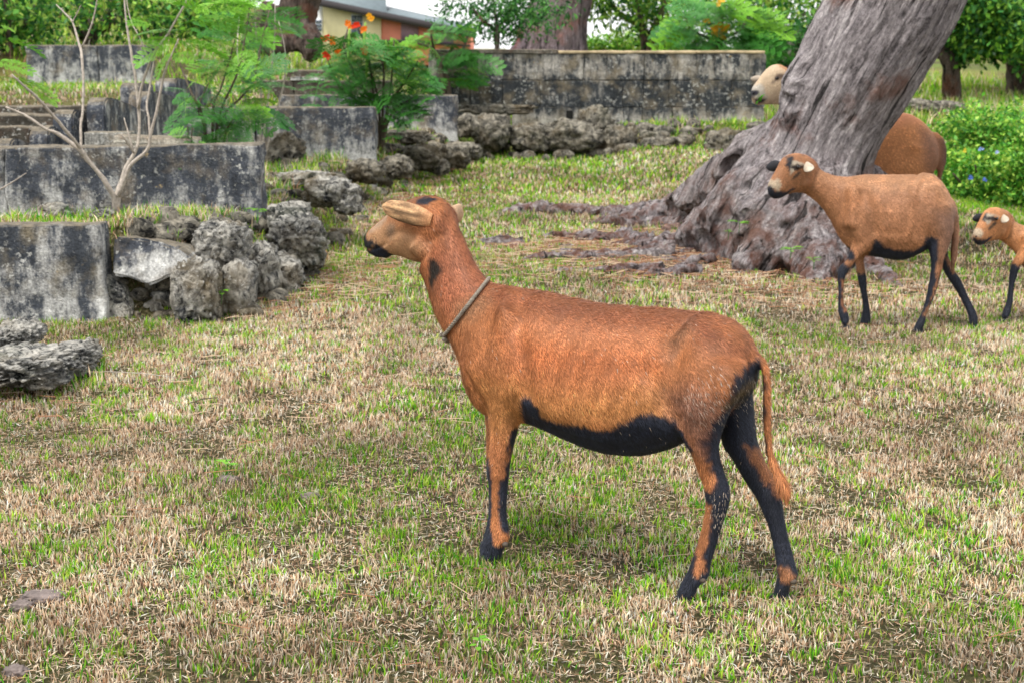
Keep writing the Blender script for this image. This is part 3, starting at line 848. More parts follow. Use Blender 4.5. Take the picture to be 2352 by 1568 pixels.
for k, (px, py, w, h, lab) in enumerate(((100, 1372, 110, 26, 'flat grey-brown stone half buried in the lawn at lower left'), (50, 1392, 60, 30, 'small reddish stone stub beside the flat buried stone'),
                            (525, 1100, 55, 14, 'flat grey stone under the green seedling in the foreground'), (710, 1140, 50, 12, 'flat dark stone in the green patch of lawn'),
                            (35, 1545, 60, 24, 'dark stone at the bottom left corner'))):
    p = at_z(px, py, 0); s = p[1] / FPX
    rock(lab, (p[0], p[1], hz(p[0], p[1]) + 0.004), (w * s, w * s * 0.7, 0.032), seed=60 + k, boxy=0.3, rough=0.3, mat=sd, name='half_buried_stone', cat='stone', sub=4)

# rubble scree: countless small stones in the banks
def scree():
    V0, F0 = ico(2); VV = []; FF = []; off = 0
    rs = np.random.default_rng(12)
    spots = []
    for k in range(130): spots.append((rs.uniform(-1.95, -1.25), rs.uniform(7.12, 8.4), rs.uniform(0.04, 0.09)))
    for k in range(230):
        y = rs.uniform(7.15, 17); spots.append((foot_x(y) - rs.uniform(-0.05, 0.75) * (0.7 if y < 8.5 else 1), y, rs.uniform(0.02, 0.07) * (1 + (y - 7) * 0.06)))
    for k in range(70): spots.append((rs.uniform(-0.5, 3.6), rs.uniform(17.2, 18.3), rs.uniform(0.04, 0.13)))
    for k in range(25): spots.append((rs.uniform(-2.0, -1.5), rs.uniform(7.0, 7.15), rs.uniform(0.02, 0.05)))
    for k, (x, y, r) in enumerate(spots):
        V = V0 * (1 + 0.7 * (fbm(V0 * 1.7 + k * 3.1, k, 3) - 0.5))[:, None] * np.array([rs.uniform(.8, 1.4), rs.uniform(.7, 1.2), rs.uniform(.5, .9)]) * r
        V = V + np.array([x, y, hz(x, y) + r * 0.2]); VV.append(V); FF.append(F0 + off); off += len(V)
    obj('rubble', np_mesh('rubble', np.vstack(VV), [np.vstack(FF)], smooth=True), M['rock_brown'], label='small loose stones scattered through the rubble banks', kind='stuff', cat='rubble')
scree()

# ------------------------------------------------------------------ the big leaning trunk
def trunk_thing(name, label, lofts, voxel, mat, axis, base, rid=0.05, cat='tree', smooth=3, seed=0, sq=True, extra=None):
    V, F = merge(lofts)
    X, Fq = remesh(V, F, voxel, smooth)
    N = vnormals(X, Fq)
    ax = np.array(axis) / np.linalg.norm(axis)
    rel_ = X - np.array(base); al = rel_ @ ax; rad = rel_ - al[:, None] * ax
    u = np.cross(ax, [0, 1, 0.2]); u /= np.linalg.norm(u); w = np.cross(ax, u)
    grain = np.stack([rad @ u, rad @ w, al + 0.4 * (rad @ u)], -1)
    d = (fbm(grain * np.array([7, 7, 1.1]), seed, 4) - 0.5) * 2
    d2 = np.abs(fbm(grain * np.array([17, 17, 2.6]), seed + 4, 4) - 0.5) * 2
    d3 = fbm(X * 26, seed + 9, 3) - 0.5
    lowk = 1 - sstep(0.15, 0.8, X[:, 2])
    d3 = d3 * (1 + 2.6 * lowk) + (fbm(X * 9, seed + 19, 3) - 0.5) * 3.0 * lowk
    X = X + N * (rid * (d * 0.9 - 0.42 * (1 - d2) ** 5 + 0.25 * d2 + 0.22 * d3))[:, None]
    root = thing(name, label, cat, tuple(base))
    o = obj('trunk', np_mesh('trunk', X - np.array(base), Fq, smooth=True, extra=grain), mat, root)
    return root, o

def big_tree():
    def c(px, py, y): return at_y(px, py, y)
    main = [c(2290, -470, 8.7), c(2225, -330, 8.8), c(2145, -170, 8.85), c(2057, 0, 8.9), c(1998, 100, 8.93), c(1946, 200, 8.95), c(1900, 300, 8.97), c(1868, 370, 9.0), c(1832, 440, 9.02), c(1800, 505, 9.05), c(1790, 640, 9.05)]
    rad = [0.30, 0.33, 0.36, 0.385, 0.38, 0.365, 0.34, 0.36, 0.41, 0.46, 0.52]
    L_ = [tube(main, rad, 40, 4)]
    def root(pts, rr): L_.append(tube(pts, rr, 14, 4, 0.3, 5))
    # buttresses: left-back with the long surface root, left, front, right
    root([c(1880, 300, 9.0), c(1770, 372, 9.3), c(1670, 425, 9.8), c(1590, 462, 10.3), c(1530, 492, 10.8), c(1420, 502, 11.2)], [0.25, 0.25, 0.22, 0.16, 0.09, 0.05])
    root([c(1840, 380, 9.0), c(1730, 470, 9.0), c(1650, 530, 9.1), c(1560, 568, 9.5), c(1480, 588, 9.6)], [0.3, 0.28, 0.2, 0.10, 0.04])
    root([c(1840, 430, 8.9), c(1780, 530, 8.75), c(1740, 590, 8.55), c(1700, 622, 8.45)], [0.3, 0.27, 0.16, 0.06])
    root([c(1860, 430, 8.85), c(1860, 540, 8.6), c(1880, 605, 8.35), (1.75, 8.1, -0.05)], [0.3, 0.24, 0.14, 0.05])
    root([c(1900, 400, 8.95), c(1920, 520, 8.9), c(1960, 600, 8.8), c(2040, 650, 8.5)], [0.28, 0.25, 0.14, 0.05])
    root([c(1900, 420, 9.2), (2.5, 9.6, 0.25), (2.9, 9.9, 0.0)], [0.3, 0.2, 0.08])
    root([c(1860, 120, 8.85), c(1842, 190, 8.85), c(1828, 250, 8.85), c(1815, 330, 8.9)], [0.06, 0.12, 0.12, 0.07])
    # knobs and swellings
    base = (1.75, 9.0, 0.0)
    ax = c(2057, 0, 8.9) - c(1832, 440, 9.02)
    t, tr = trunk_thing('leaning_tree', 'huge grey-mauve tree trunk leaning to the right with spreading buttress roots', L_, 0.016, M['bark'], ax, base, 0.040, smooth=3, seed=3)
    # two limbs above
    def limb(pts, rr, nm):
        V, q, tri = tube(pts, rr, 16, 4, 0.2, 4)
        V = V - np.array(base); g_ = V.copy()
        obj(nm, np_mesh(nm, V, [q, tri], smooth=True, extra=g_), M['bark'], t)
    top = c(2280, -450, 8.72)
    limb([top, top + [0.5, 0.1, 0.9], top + [1.3, -0.2, 1.7], top + [2.4, -0.3, 2.2]], [0.27, 0.2, 0.14, 0.08], 'limb')
    limb([top, top + [0.1, 0.4, 1.0], top + [-0.3, 1.2, 2.0], top + [-1.0, 1.9, 2.6]], [0.24, 0.19, 0.13, 0.08], 'limb')
    # long surface roots
    def sroot(pts, rr, lab=None):
        P = np.array([[p[0], p[1], p[2] if len(p) > 2 else hz(p[0], p[1])] for p in pts])
        P[:-1, 2] += 0.022; rr = [r * 1.2 for r in rr]
        V, q, tri = tube(P, rr, 12, 8, 0.5, 8)
        V = V + (fbm(V * 9, 3, 3)[:, None] - 0.5) * 0.05
        V = V - np.array(base)
        o = obj('surface_root', np_mesh('surface_root', V, [q, tri], smooth=True, extra=V), M['bark'], t)
        if lab: o['label'] = lab
    sroot([at_z(1545, 492, 0.03), at_z(1480, 492, 0.03), at_z(1400, 497, 0.01), at_z(1300, 492, 0.01), at_z(1225, 490, 0.0), at_z(1170, 500, -0.02), at_z(1120, 503, -0.05)], [0.10, 0.055, 0.05, 0.05, 0.055, 0.05, 0.02], 'long rust-tinged root running left over the lawn')
    sroot([at_z(1590, 572, 0.0), at_z(1500, 578, 0.0), at_z(1440, 560, 0.0), at_z(1380, 566, 0.0), at_z(1330, 560, -0.01), at_z(1280, 568, -0.05)], [0.09, 0.07, 0.06, 0.06, 0.045, 0.02])
    sroot([at_z(1230, 575, -0.04), at_z(1180, 570, -0.005), at_z(1120, 568, -0.01), at_z(1060, 572, -0.04)], [0.02, 0.04, 0.035, 0.015])
    sroot([at_z(1600, 530, 0.05), at_z(1500, 522, 0.0), at_z(1400, 520, 0.0), at_z(1330, 528, -0.04)], [0.09, 0.05, 0.045, 0.02])
    sroot([at_z(1960, 612, 0.03), at_z(2000, 630, 0.0), at_z(2045, 655, -0.01), at_z(2075, 680, -0.03)], [0.09, 0.05, 0.035, 0.015])
    pass
    # tangle of thin surface roots at the left foot
    rr_ = np.random.default_rng(5)
    for k in range(17):
        sx = 1.35 - rr_.uniform(0, .5); sy = rr_.uniform(8.3, 10.2); L_ = rr_.uniform(.4, 1.3); a = rr_.normal(0, .35)
        P = [(sx, sy, 0.03)] + [(sx - L_ * t * math.cos(a) , sy + L_ * t * math.sin(a) + rr_.normal(0, .04), rr_.uniform(-.015, .03)) for t in (.25, .5, .75)] + [(sx - L_ * math.cos(a), sy + L_ * math.sin(a), -.04)]
        r0 = rr_.uniform(.014, .030); sroot(P, [r0 * 1.3, r0, r0 * .9, r0 * .7, r0 * .3])
big_tree()
rs9 = np.random.default_rng(77)
for k, (px, py, w, lab) in enumerate(((1350, 545, 70, 'long woody root knob half out of the lawn, left of the leaning trunk'), (1180, 570, 60, 'dark root knob in the lawn nearest the ewe head, left of the trunk'), (1560, 545, 80, 'knobbly root lump at the left foot of the leaning trunk'), (1470, 590, 60, 'small root lump in front of the trunk foot'), (1640, 590, 60, 'reddish root lump pressed against the trunk foot'))):
    p = at_z(px, py, 0); s_ = p[1] / FPX
    rock(lab, (p[0], p[1], hz(p[0], p[1]) + .01), (w * s_, w * s_ * .6, .07), seed=70 + k, boxy=0.1, rough=0.4, mat=m_plain('root_wood', (0.20, 0.13, 0.11), 0.95, 0.6, 25), name='root_knob', cat='root', sub=4)

def back_trunk(label, pts, rr, rs_, mat, base, axis, vox=0.05, rid=0.06, name='background_tree'):
    L_ = [tube(pts, rr, 20, 3)] + [tube(p, r, 10, 3, 0.3) for p, r in rs_]
    return trunk_thing(name, label, L_, vox, mat, axis, base, rid, smooth=2, seed=11)[0]
b1 = (px_x(690, 24, 1.4), 24.0, 1.4)
back_trunk('brown old tree trunk with gnarled roots left of the yellow house', [at_y(672, 120, 24), at_y(674, 60, 24), at_y(692, 0, 24), at_y(712, -90, 24), at_y(725, -250, 24)], [0.5, 0.36, 0.32, 0.30, 0.28],
           [([at_y(680, 70, 24), at_y(640, 100, 23.6), at_y(600, 120, 23.3)], [0.3, 0.2, 0.1]), ([at_y(640, 20, 24.3), at_y(610, 60, 24.3), at_y(560, 110, 24)], [0.3, 0.26, 0.12]), ([at_y(700, 80, 23.8), at_y(720, 130, 23.4)], [0.3, 0.15])], M['bark2'], b1, (0.05, 0, 1))
b2 = (px_x(1268, 26, 1.2), 26.0, 1.0)
back_trunk('thick purplish trunk rising behind the block wall, right of the house', [at_y(1262, 190, 26), at_y(1266, 110, 26), at_y(1275, 50, 26), at_y(1292, 0, 26), at_y(1310, -90, 26), at_y(1330, -250, 26)], [0.75, 0.66, 0.58, 0.52, 0.5, 0.45],
           [([at_y(1215, 95, 26), at_y(1195, 150, 26)], [0.25, 0.3])], m_bark('trunk_bark_mauve', (0.22, 0.17, 0.19), (0.05, 0.03, 0.04), (0.36, 0.29, 0.33), (0.3, 0.07, 0.05), 0.8, 0.52), b2, (0.08, 0, 1))

# ------------------------------------------------------------------ sheep
def poly_sd(P, poly):
    """signed distance to polygon, negative inside"""
    poly = np.asarray(poly, float); d = np.full(len(P), 1e9); ins = np.zeros(len(P), bool)
    for k in range(len(poly)):
        a, b = poly[k], poly[(k + 1) % len(poly)]
        e = b - a; w = P - a; t = np.clip((w @ e) / (e @ e + 1e-12), 0, 1)
        d = np.minimum(d, np.linalg.norm(w - t[:, None] * e, axis=1))
        c = ((a[1] > P[:, 1]) != (b[1] > P[:, 1])) & (P[:, 0] < (b[0] - a[0]) * (P[:, 1] - a[1]) / (b[1] - a[1] + 1e-12) + a[0])
        ins ^= c
    return np.where(ins, -d, d)

class Plane:
    def __init__(s, alpha, dist=None, through=None):
        s.n = np.array([math.sin(alpha), math.cos(alpha), 0.0])      # towards the far side
        s.h = np.array([-math.cos(alpha), math.sin(alpha), 0.0])     # heading
        s.d = dist if dist is not None else float(s.n @ np.asarray(through))
    def pt(s, px, py, lat=0.0): return at_plane(px, py, s.n, s.d + lat)
    def sz(s, P): return np.stack([P @ s.h, P[:, 2]], -1)
    def poly(s, pts, lat=0.0): return s.sz(np.array([s.pt(x, y, lat) for x, y in pts]))
    def lat(s, P): return P @ s.n - s.d

def loft(pl, st, ns=22, k=4, pear=0.10, flat=0.0):
    """st rows: xa,ya,xb,yb,halfwidth,lat. ring between the two measured outline points"""
    rows = []
    for (xa, ya, xb, yb, w, lat) in st:
        A, B = pl.pt(xa, ya, lat), pl.pt(xb, yb, lat)
        rows.append(np.concatenate([(A + B) / 2, (A - B) / 2, [w]]))
    Rw = catmull(np.array(rows), k)
    t = np.arange(ns) / ns * 2 * math.pi
    V = []
    for r in Rw:
        c, e, w = r[:3], r[3:6], max(r[6], 0.002)
        wv = w * np.sin(t) * (1 - pear * np.cos(t))
        V.append(c + e * np.cos(t)[:, None] + pl.n * wv[:, None])
    V = np.array(V); nr = len(V)
    caps = np.stack([V[0].mean(0) + (V[0].mean(0) - V[1].mean(0)) * 0.6, V[-1].mean(0) + (V[-1].mean(0) - V[-2].mean(0)) * 0.6])
    q = ring_faces(nr, ns); VV = V.reshape(-1, 3); n = len(VV)
    VV = np.vstack([VV, caps]); j = np.arange(ns)
    t1 = np.stack([np.full(ns, n), (j + 1) % ns, j], -1); b = (nr - 1) * ns
    t2 = np.stack([np.full(ns, n + 1), b + j, b + (j + 1) % ns], -1)
    return VV, q, np.vstack([t1, t2])

def L6(st, lat): return [tuple(r) + (lat,) if len(r) == 5 else r for r in st]

def paint(X, base, ops, noise_s=0.006):
    C = base.copy()
    for (sz, poly, colr, soft, mask) in ops:
        d = poly_sd(sz, poly)
        nz = (fbm(X * 90, 5, 3) - 0.5) * noise_s * 3.2 + (fbm(X * 25, 6, 2) - 0.5) * noise_s * 2
        w = (1 - sstep(-soft, soft, d + nz))
        if mask is not None: w = w * mask
        C = C * (1 - w[:, None]) + np.array(colr) * w[:, None]
    return C

def fur_mesh(X, F, C, n, length, width, flowfn, lenfn=None, tilt=0.30, jit=0.35, seed=1, colj=0.35, fleck=None):
    rs = np.random.default_rng(seed)
    tris = []
    for f in F:
        if f.shape[1] == 4: tris += [f[:, [0, 1, 2]], f[:, [0, 2, 3]]]
        else: tris.append(f)
    T = np.vstack(tris)
    a, b, c = X[T[:, 0]], X[T[:, 1]], X[T[:, 2]]
    ar = np.linalg.norm(np.cross(b - a, c - a), axis=1); pr = ar / ar.sum()
    k = rs.choice(len(T), n, p=pr)
    u, v = rs.random(n), rs.random(n); fl = u + v > 1; u[fl], v[fl] = 1 - u[fl], 1 - v[fl]
    P = a[k] + (b[k] - a[k]) * u[:, None] + (c[k] - a[k]) * v[:, None]
    VN = vnormals(X, F)
    w0 = (1 - u - v)[:, None]
    N = VN[T[k, 0]] * w0 + VN[T[k, 1]] * u[:, None] + VN[T[k, 2]] * v[:, None]
    N /= np.linalg.norm(N, axis=1)[:, None] + 1e-9
    CC = C[T[k, 0]] * w0 + C[T[k, 1]] * u[:, None] + C[T[k, 2]] * v[:, None]
    D = flowfn(P, N) + rs.normal(0, jit * 0.5, (n, 3))
    D = D - N * (D * N).sum(1)[:, None]; D /= np.linalg.norm(D, axis=1)[:, None] + 1e-9
    Ln = length * rs.uniform(0.6, 1.3, n)
    if lenfn is not None: Ln = Ln * lenfn(P)
    clump = 0.6 * fbm(P * np.array([60, 60, 25]), 8, 2) + 0.4 * fbm(P * 14, 18, 2)
    tl = tilt * (0.5 + clump)
    S = np.cross(N, D)
    tip = P + D * (Ln * np.cos(tl))[:, None] + N * (Ln * np.sin(tl))[:, None]
    root = P - N * 0.0008
    w = width * rs.uniform(0.7, 1.3, n) / 2
    j = rs.normal(0, colj * 0.5, n) + (clump - 0.5) * 1.3 + 0.08
    Cs = np.clip(CC * np.exp(j)[:, None], 0.004, 0.9)
    if fleck is not None:
        m_ = rs.random(n) < fleck(P); Cs[m_] = np.array([0.42, 0.34, 0.27]) * rs.uniform(.6, 1.3, (m_.sum(), 1)); w = np.where(m_, w * 1.8, w)
    C3 = np.repeat(Cs, 3, axis=0); C3[2::3] *= 1.3
    V = np.stack([root - S * w[:, None], root + S * w[:, None], tip], 1).reshape(-1, 3)
    t = np.arange(n)[:, None] * 3 + np.array([0, 1, 2])
    return np_mesh('coat_hair', V, [t], np.clip(C3, 0, 1))

def ear_mesh(base, tip, wdir, ndir, width, thick=0.006, cup=0.35, curl=0.0, prof=None):
    """leaf-shaped ear, cupped, with real thickness"""
    base, tip = np.array(base), np.array(tip); ax = tip - base; Ln = np.linalg.norm(ax); ax /= Ln
    wd = np.array(wdir, float); wd -= ax * (wd @ ax); wd /= np.linalg.norm(wd)
    nd = np.cross(ax, wd); nd *= np.sign(nd @ np.array(ndir)) or 1
    n, ns = 16, 20; V = []
    for i in range(n):
        t = i / (n - 1)
        w = width / 2 * (np.interp(t, [0, .12, .35, .65, .85, .95, 1], prof or [0.42, 0.62, 1.0, 0.98, 0.68, 0.38, 0.08]))
        c = base + ax * Ln * t + nd * curl * Ln * (t * t) 
        a = np.arange(ns) / ns * 2 * math.pi
        x = np.cos(a) * w
        z = np.sin(a) * thick * (0.5 + 0.5 * min(1, w / (width / 2))) - cup * (x * x) / (width / 2)
        V.append(c + wd * x[:, None] + nd * z[:, None])
    V = np.array(V).reshape(-1, 3); q = ring_faces(n, ns); m = len(V)
    V = np.vstack([V, V[:ns].mean(0), V[-ns:].mean(0)]); j = np.arange(ns); b = (n - 1) * ns
    return V, [q, np.vstack([np.stack([np.full(ns, m), (j + 1) % ns, j], -1), np.stack([np.full(ns, m + 1), b + j, b + (j + 1) % ns], -1)])]

BLACK = (0.017, 0.020, 0.032)
M['hoof'] = m_plain('hoof_horn', (0.02, 0.021, 0.026), 0.55, 0.3, 60)
M['eye'] = m_plain('eye_dark', (0.012, 0.008, 0.006), 0.08, 0.1, 10, 0.6, 0)
M['nostril'] = m_plain('nostril_dark', (0.006, 0.006, 0.008), 0.4, 0.2, 10)

def small_ellipsoid(name, c, size, axes, mat, parent):
    V, F = ico(3); V = V * np.array(size); V = V @ np.array(axes) + np.array(c) - np.array(parent.location)
    return obj(name, np_mesh(name, V, [F], smooth=True), mat, parent)

def hoof(parent, pl, px, py, lat, ln=0.045, w=0.028, hgt=0.03, z=None):
    """cloven hoof: two toes side by side pointing along the heading, on the ground"""
    p = pl.pt(px, py, lat)
    z0 = (hz(p[0], p[1]) - 0.004) if z is None else z
    out = []
    for s in (-1, 1):
        V, F = ico(3); V = V.copy()
        V[:, 0] = np.where(V[:, 0] > 0, V[:, 0] * 1.25, V[:, 0]); V[:, 2] = np.maximum(V[:, 2], -0.55)
        V[:, 2] *= np.where(V[:, 0] > 0, 1 - 0.45 * V[:, 0] / 1.25, 1)
        V = V * np.array([ln / 2, w / 3.6, hgt * 0.62])
        V = V[:, [0]] * pl.h + V[:, [1]] * pl.n + V[:, [2]] * np.array([0, 0, 1.0])
        V = V + np.array([p[0], p[1], z0 + hgt * 0.33]) + pl.n * s * w / 4
        out.append((V, np.zeros((0, 4), int), F))
    V, F = merge(out)
    obj('hoof', np_mesh('hoof', rel(V, parent), F, smooth=True), M['hoof'], parent)

# ---- sheep in the foreground
def sheep_one():
    pl = Plane(R(28), 3.222)
    base = pl.pt(1400, 1330); 
    root = thing('sheep', 'large chestnut brown ewe with black belly standing in the foreground, rope round its neck', 'sheep', (base[0], base[1], 0.0), 'brown black-bellied sheep on the lawn')
    torso = [(1074, 800, 1078, 845, .030, 0), (1076, 745, 1083, 885, .052, 0), (1092, 697, 1096, 920, .080, 0), (1125, 654, 1122, 950, .108, 0), (1180, 660, 1172, 962, .122, 0), (1240, 668, 1232, 972, .134, 0),
             (1300, 682, 1300, 1000, .146, 0), (1372, 698, 1372, 1027, .156, 0), (1435, 702, 1438, 1040, .160, 0), (1500, 706, 1500, 1039, .155, 0), (1560, 712, 1562, 1020, .145, 0),
             (1605, 716, 1615, 985, .132, 0), (1648, 723, 1655, 950, .118, 0), (1690, 744, 1698, 925, .096, 0), (1720, 776, 1724, 900, .064, 0), (1733, 818, 1734, 872, .03, 0)]
    neck = [(985, 600, 1035, 486, .040, 0), (968, 620, 1056, 532, .050, 0), (979, 645, 1071, 570, .052, 0), (989, 672, 1082, 596, .055, 0), (996, 694, 1097, 620, .060, 0), (1007, 723, 1118, 645, .068, 0), (1026, 758, 1160, 665, .080, 0),
            (1046, 792, 1205, 700, .092, 0), (1068, 840, 1250, 760, .095, 0)]
    nl, fl = -0.062, 0.055
    hind_n = [(1580, 800, 1712, 830, .040, -.075), (1556, 868, 1716, 872, .052, -.08), (1545, 925, 1694, 915, .052, -.08), (1558, 975, 1668, 962, .046, -.078), (1577, 1014, 1650, 1018, .038, -.074), (1592, 1050, 1652, 1048, .032, -.07),
              (1605, 1088, 1663, 1086, .027, nl), (1616, 1114, 1674, 1118, .025, nl), (1620, 1148, 1677, 1143, .024, nl), (1619, 1172, 1669, 1178, .0205, nl), (1612, 1208, 1659, 1208, .018, nl), (1604, 1238, 1649, 1240, .0172, nl),
              (1594, 1270, 1638, 1272, .0175, nl), (1584, 1300, 1631, 1299, .020, nl), (1572, 1325, 1626, 1325, .022, nl), (1560, 1345, 1604, 1345, .020, nl), (1553, 1362, 1597, 1366, .02, nl)]
    hind_f = [(1650, 880, 1722, 880, .046, .06), (1650, 950, 1730, 945, .046, .06), (1660, 1016, 1737, 1008, .042, .06), (1682, 1050, 1748, 1042, .036, fl), (1702, 1085, 1762, 1072, .031, fl), (1721, 1116, 1778, 1103, .028, fl),
              (1738, 1142, 1794, 1136, .026, fl), (1750, 1170, 1799, 1168, .024, fl), (1763, 1202, 1804, 1202, .021, fl), (1772, 1236, 1812, 1238, .0185, fl), (1779, 1272, 1821, 1274, .018, fl), (1783, 1300, 1829, 1302, .0205, fl),
              (1785, 1323, 1833, 1325, .022, fl), (1779, 1346, 1815, 1346, .020, fl), (1776, 1364, 1812, 1367, .02, fl)]
    fore_n = [(1098, 770, 1225, 760, .030, -.070), (1096, 820, 1238, 815, .040, -.078), (1106, 870, 1222, 870, .042, -.076), (1118, 925, 1205, 922, .040, -.068), (1124, 960, 1192, 962, .036, nl), (1129, 1000, 1183, 1000, .030, nl),
              (1126, 1042, 1174, 1042, .026, nl), (1119, 1080, 1169, 1082, .0245, nl), (1125, 1110, 1166, 1112, .020, nl), (1128, 1145, 1164, 1148, .0165, nl), (1127, 1188, 1164, 1188, .0165, nl), (1119, 1222, 1168, 1216, .020, nl),
              (1106, 1242, 1168, 1240, .024, nl), (1102, 1262, 1155, 1262, .022, nl), (1106, 1282, 1150, 1282, .02, nl)]
    fore_f = [(1110, 880, 1190, 880, .040, .055), (1115, 950, 1180, 950, .032, .055), (1118, 1000, 1165, 1000, .027, .055), (1118, 1042, 1160, 1042, .024, .055), (1119, 1075, 1156, 1075, .022, .055), (1122, 1105, 1153, 1108, .018, .055),
              (1124, 1140, 1152, 1140, .015, .055), (1122, 1180, 1151, 1180, .015, .055), (1118, 1205, 1152, 1202, .018, .055), (1112, 1224, 1150, 1222, .02, .055), (1108, 1246, 1144, 1246, .018, .055)]
    tail = [(1726, 806, .014), (1745, 823, .014), (1756, 846, .013), (1760, 885, .012), (1760, 925, .0115), (1761, 968, .0105), (1764, 1010, .010), (1770, 1048, .009), (1783, 1078, .0105), (1796, 1107, .014), (1806, 1133, .011), (1809, 1152, .004)]
    hp = Plane(R(36), through=pl.pt(1010, 540))
    head = [(842, 541, 841, 566, .012, 0), (849, 528, 847, 580, .021, 0), (863, 516, 862, 589, .027, 0), (884, 499, 884, 589, .030, 0), (906, 481, 908, 587, .036, 0), (932, 463, 934, 594, .045, 0), (958, 452, 960, 602, .052, 0), (985, 448, 990, 598, .055, 0), (1008, 457, 1015, 575, .052, 0), (1026, 474, 1038, 548, .042, 0)]
    parts = [loft(pl, torso), loft(pl, neck, pear=0.0), loft(pl, hind_n, 18), loft(pl, hind_f, 18), loft(pl, fore_n, 18), loft(pl, fore_f, 16), loft(hp, head, pear=-0.10)]
    parts.append(tube([pl.pt(x, y, 0.0) for x, y, r in tail], [r for x, y, r in tail], 12, 4))
    # muscle and bone forms
    def blob(px, py, lat, r, p2=None, r2=None, plane=pl):
        a = plane.pt(px, py, lat); b = plane.pt(*p2) if p2 else a + np.array([0.001, 0, 0.001])
        parts.append(tube([a, (a + b) / 2 + 1e-4, b], [r, (r + (r2 or r)) / 2, r2 or r], 14, 3))
    blob(1185, 710, -.065, .040, (1155, 800, -.078), .045)      # shoulder blade
    blob(960, 552, -.030, .038, (985, 575, -.02), .036, hp)   # cheek
    blob(930, 500, -.038, .017, None, None, hp)
    blob(930, 500, .038, .017, None, None, hp)
    blob(868, 533, -.016, .016, (845, 548, -.008), .012, hp)
    # chin
    blob(862, 580, -.004, .014, (890, 582, 0), .016, hp)
    V, F = merge(parts)
    nk_ = hp.poly([(1005, 560)])[0][0]
    X, Fq = remesh(V, F, 0.0056, 4, 0.5, 9, lambda X: sstep(0.40, 0.48, X[:, 2]) * (1 - sstep(nk_ - 0.06, nk_, X @ hp.h)))
    # wrinkles, ribs, hip fold
    N = vnormals(X, Fq)
    S = pl.sz(X); la = pl.lat(X)
    hip = pl.poly([(1540, 770), (1565, 735), (1592, 716)], -.1)
    def ridge(pts, w, amp, lat=-.1, side=True):
        q = pl.poly(pts, lat); d = np.full(len(X), 9.0)
        for k in range(len(q) - 1):
            a_, b_ = q[k], q[k + 1]; e = b_ - a_; ww = S - a_; t = np.clip((ww @ e) / (e @ e), 0, 1)
            d = np.minimum(d, np.linalg.norm(ww - t[:, None] * e, axis=1))
        m = (la < 0.01) if side else True
        return amp * np.exp(-(d / w) ** 2) * m
    D = ridge([(1530, 765), (1562, 730), (1597, 712)], .015, -.0045) + ridge([(1550, 778), (1582, 738), (1612, 720)], .016, .0045)
    D += ridge([(1175, 705), (1195, 760), (1218, 830), (1222, 890)], .028, -.010) + ridge([(1088, 770), (1080, 810), (1088, 850)], .035, .010)
    D += ridge([(1140, 700), (1150, 760), (1130, 830)], .030, .006) + ridge([(1560, 800), (1540, 860), (1540, 915)], .030, -.011) + ridge([(1590, 800), (1600, 870), (1600, 930)], .035, .007)
    D += ridge([(1440, 740), (1530, 760)], .035, -.006) + ridge([(1690, 830), (1700, 880)], .03, -.004)
    ru = S[:, 0] * 0.92 + S[:, 1] * 0.38; D += 0.0010 * np.sin(ru * 2 * math.pi / 0.048) * (1 - sstep(-.03, .05, poly_sd(S, pl.poly([(1250, 760), (1450, 760), (1500, 880), (1440, 930), (1280, 900)], -.1)))) * (la < 0)
    D -= 0.012 * np.exp(-(poly_sd(S, pl.poly([(1565, 716), (1585, 712), (1600, 735), (1575, 760)], -.1)).clip(0) / .02) ** 2) * 0

    D += ridge([(1545, 955), (1570, 1000), (1580, 1020)], .008, .004) + ridge([(1078, 850), (1095, 905), (1118, 950)], .008, -.006)
    D += ridge([(1500, 850), (1530, 900), (1545, 945)], .03, -.010) + ridge([(1192, 905), (1200, 935), (1192, 960)], .012, -.006)
    hS = hp.sz(X); hl = hp.lat(X)
    for pts, w, amp in (([(867, 571), (884, 566), (905, 556)], .004, -.004), ([(846, 571), (858, 573), (868, 571)], .0035, -.005), ([(905, 545), (940, 530), (975, 535)], .012, -.004), ([(1040, 640), (1050, 700)], .02, .003)):
        q = hp.poly(pts); d = np.full(len(X), 9.0)
        for k in range(len(q) - 1):
            a_, b_ = q[k], q[k + 1]; e = b_ - a_; ww = hS - a_; t = np.clip((ww @ e) / (e @ e), 0, 1)
            d = np.minimum(d, np.linalg.norm(ww - t[:, None] * e, axis=1))
        D += amp * np.exp(-(d / w) ** 2)
    D += (fbm(X * 22, 3, 3) - 0.5) * 0.004
    X = X + N * D[:, None]
    S = pl.sz(X); la = pl.lat(X); hS = hp.sz(X)
    # coat colours, plus a painted highlight on the near flank
    C = np.tile(np.array([0.39, 0.150, 0.057]), (len(X), 1))
    ctr = pl.poly([(1176, 784)])[0]
    nz = fbm(X * 7, 2, 3)[:, None]; C = C * (0.82 + 0.36 * nz)
    back = pl.poly([(1100, 600), (1135, 651), (1300, 682), (1435, 702), (1640, 718), (1735, 800), (1700, 800), (1600, 745), (1430, 735), (1300, 720), (1180, 690), (1100, 680), (1060, 600), (1020, 500), (1030, 480), (1090, 580)])
    ALL = None; near = (la < 0.012).astype(float); far = 1 - near
    dn = sstep(0.004, 0.03, la)
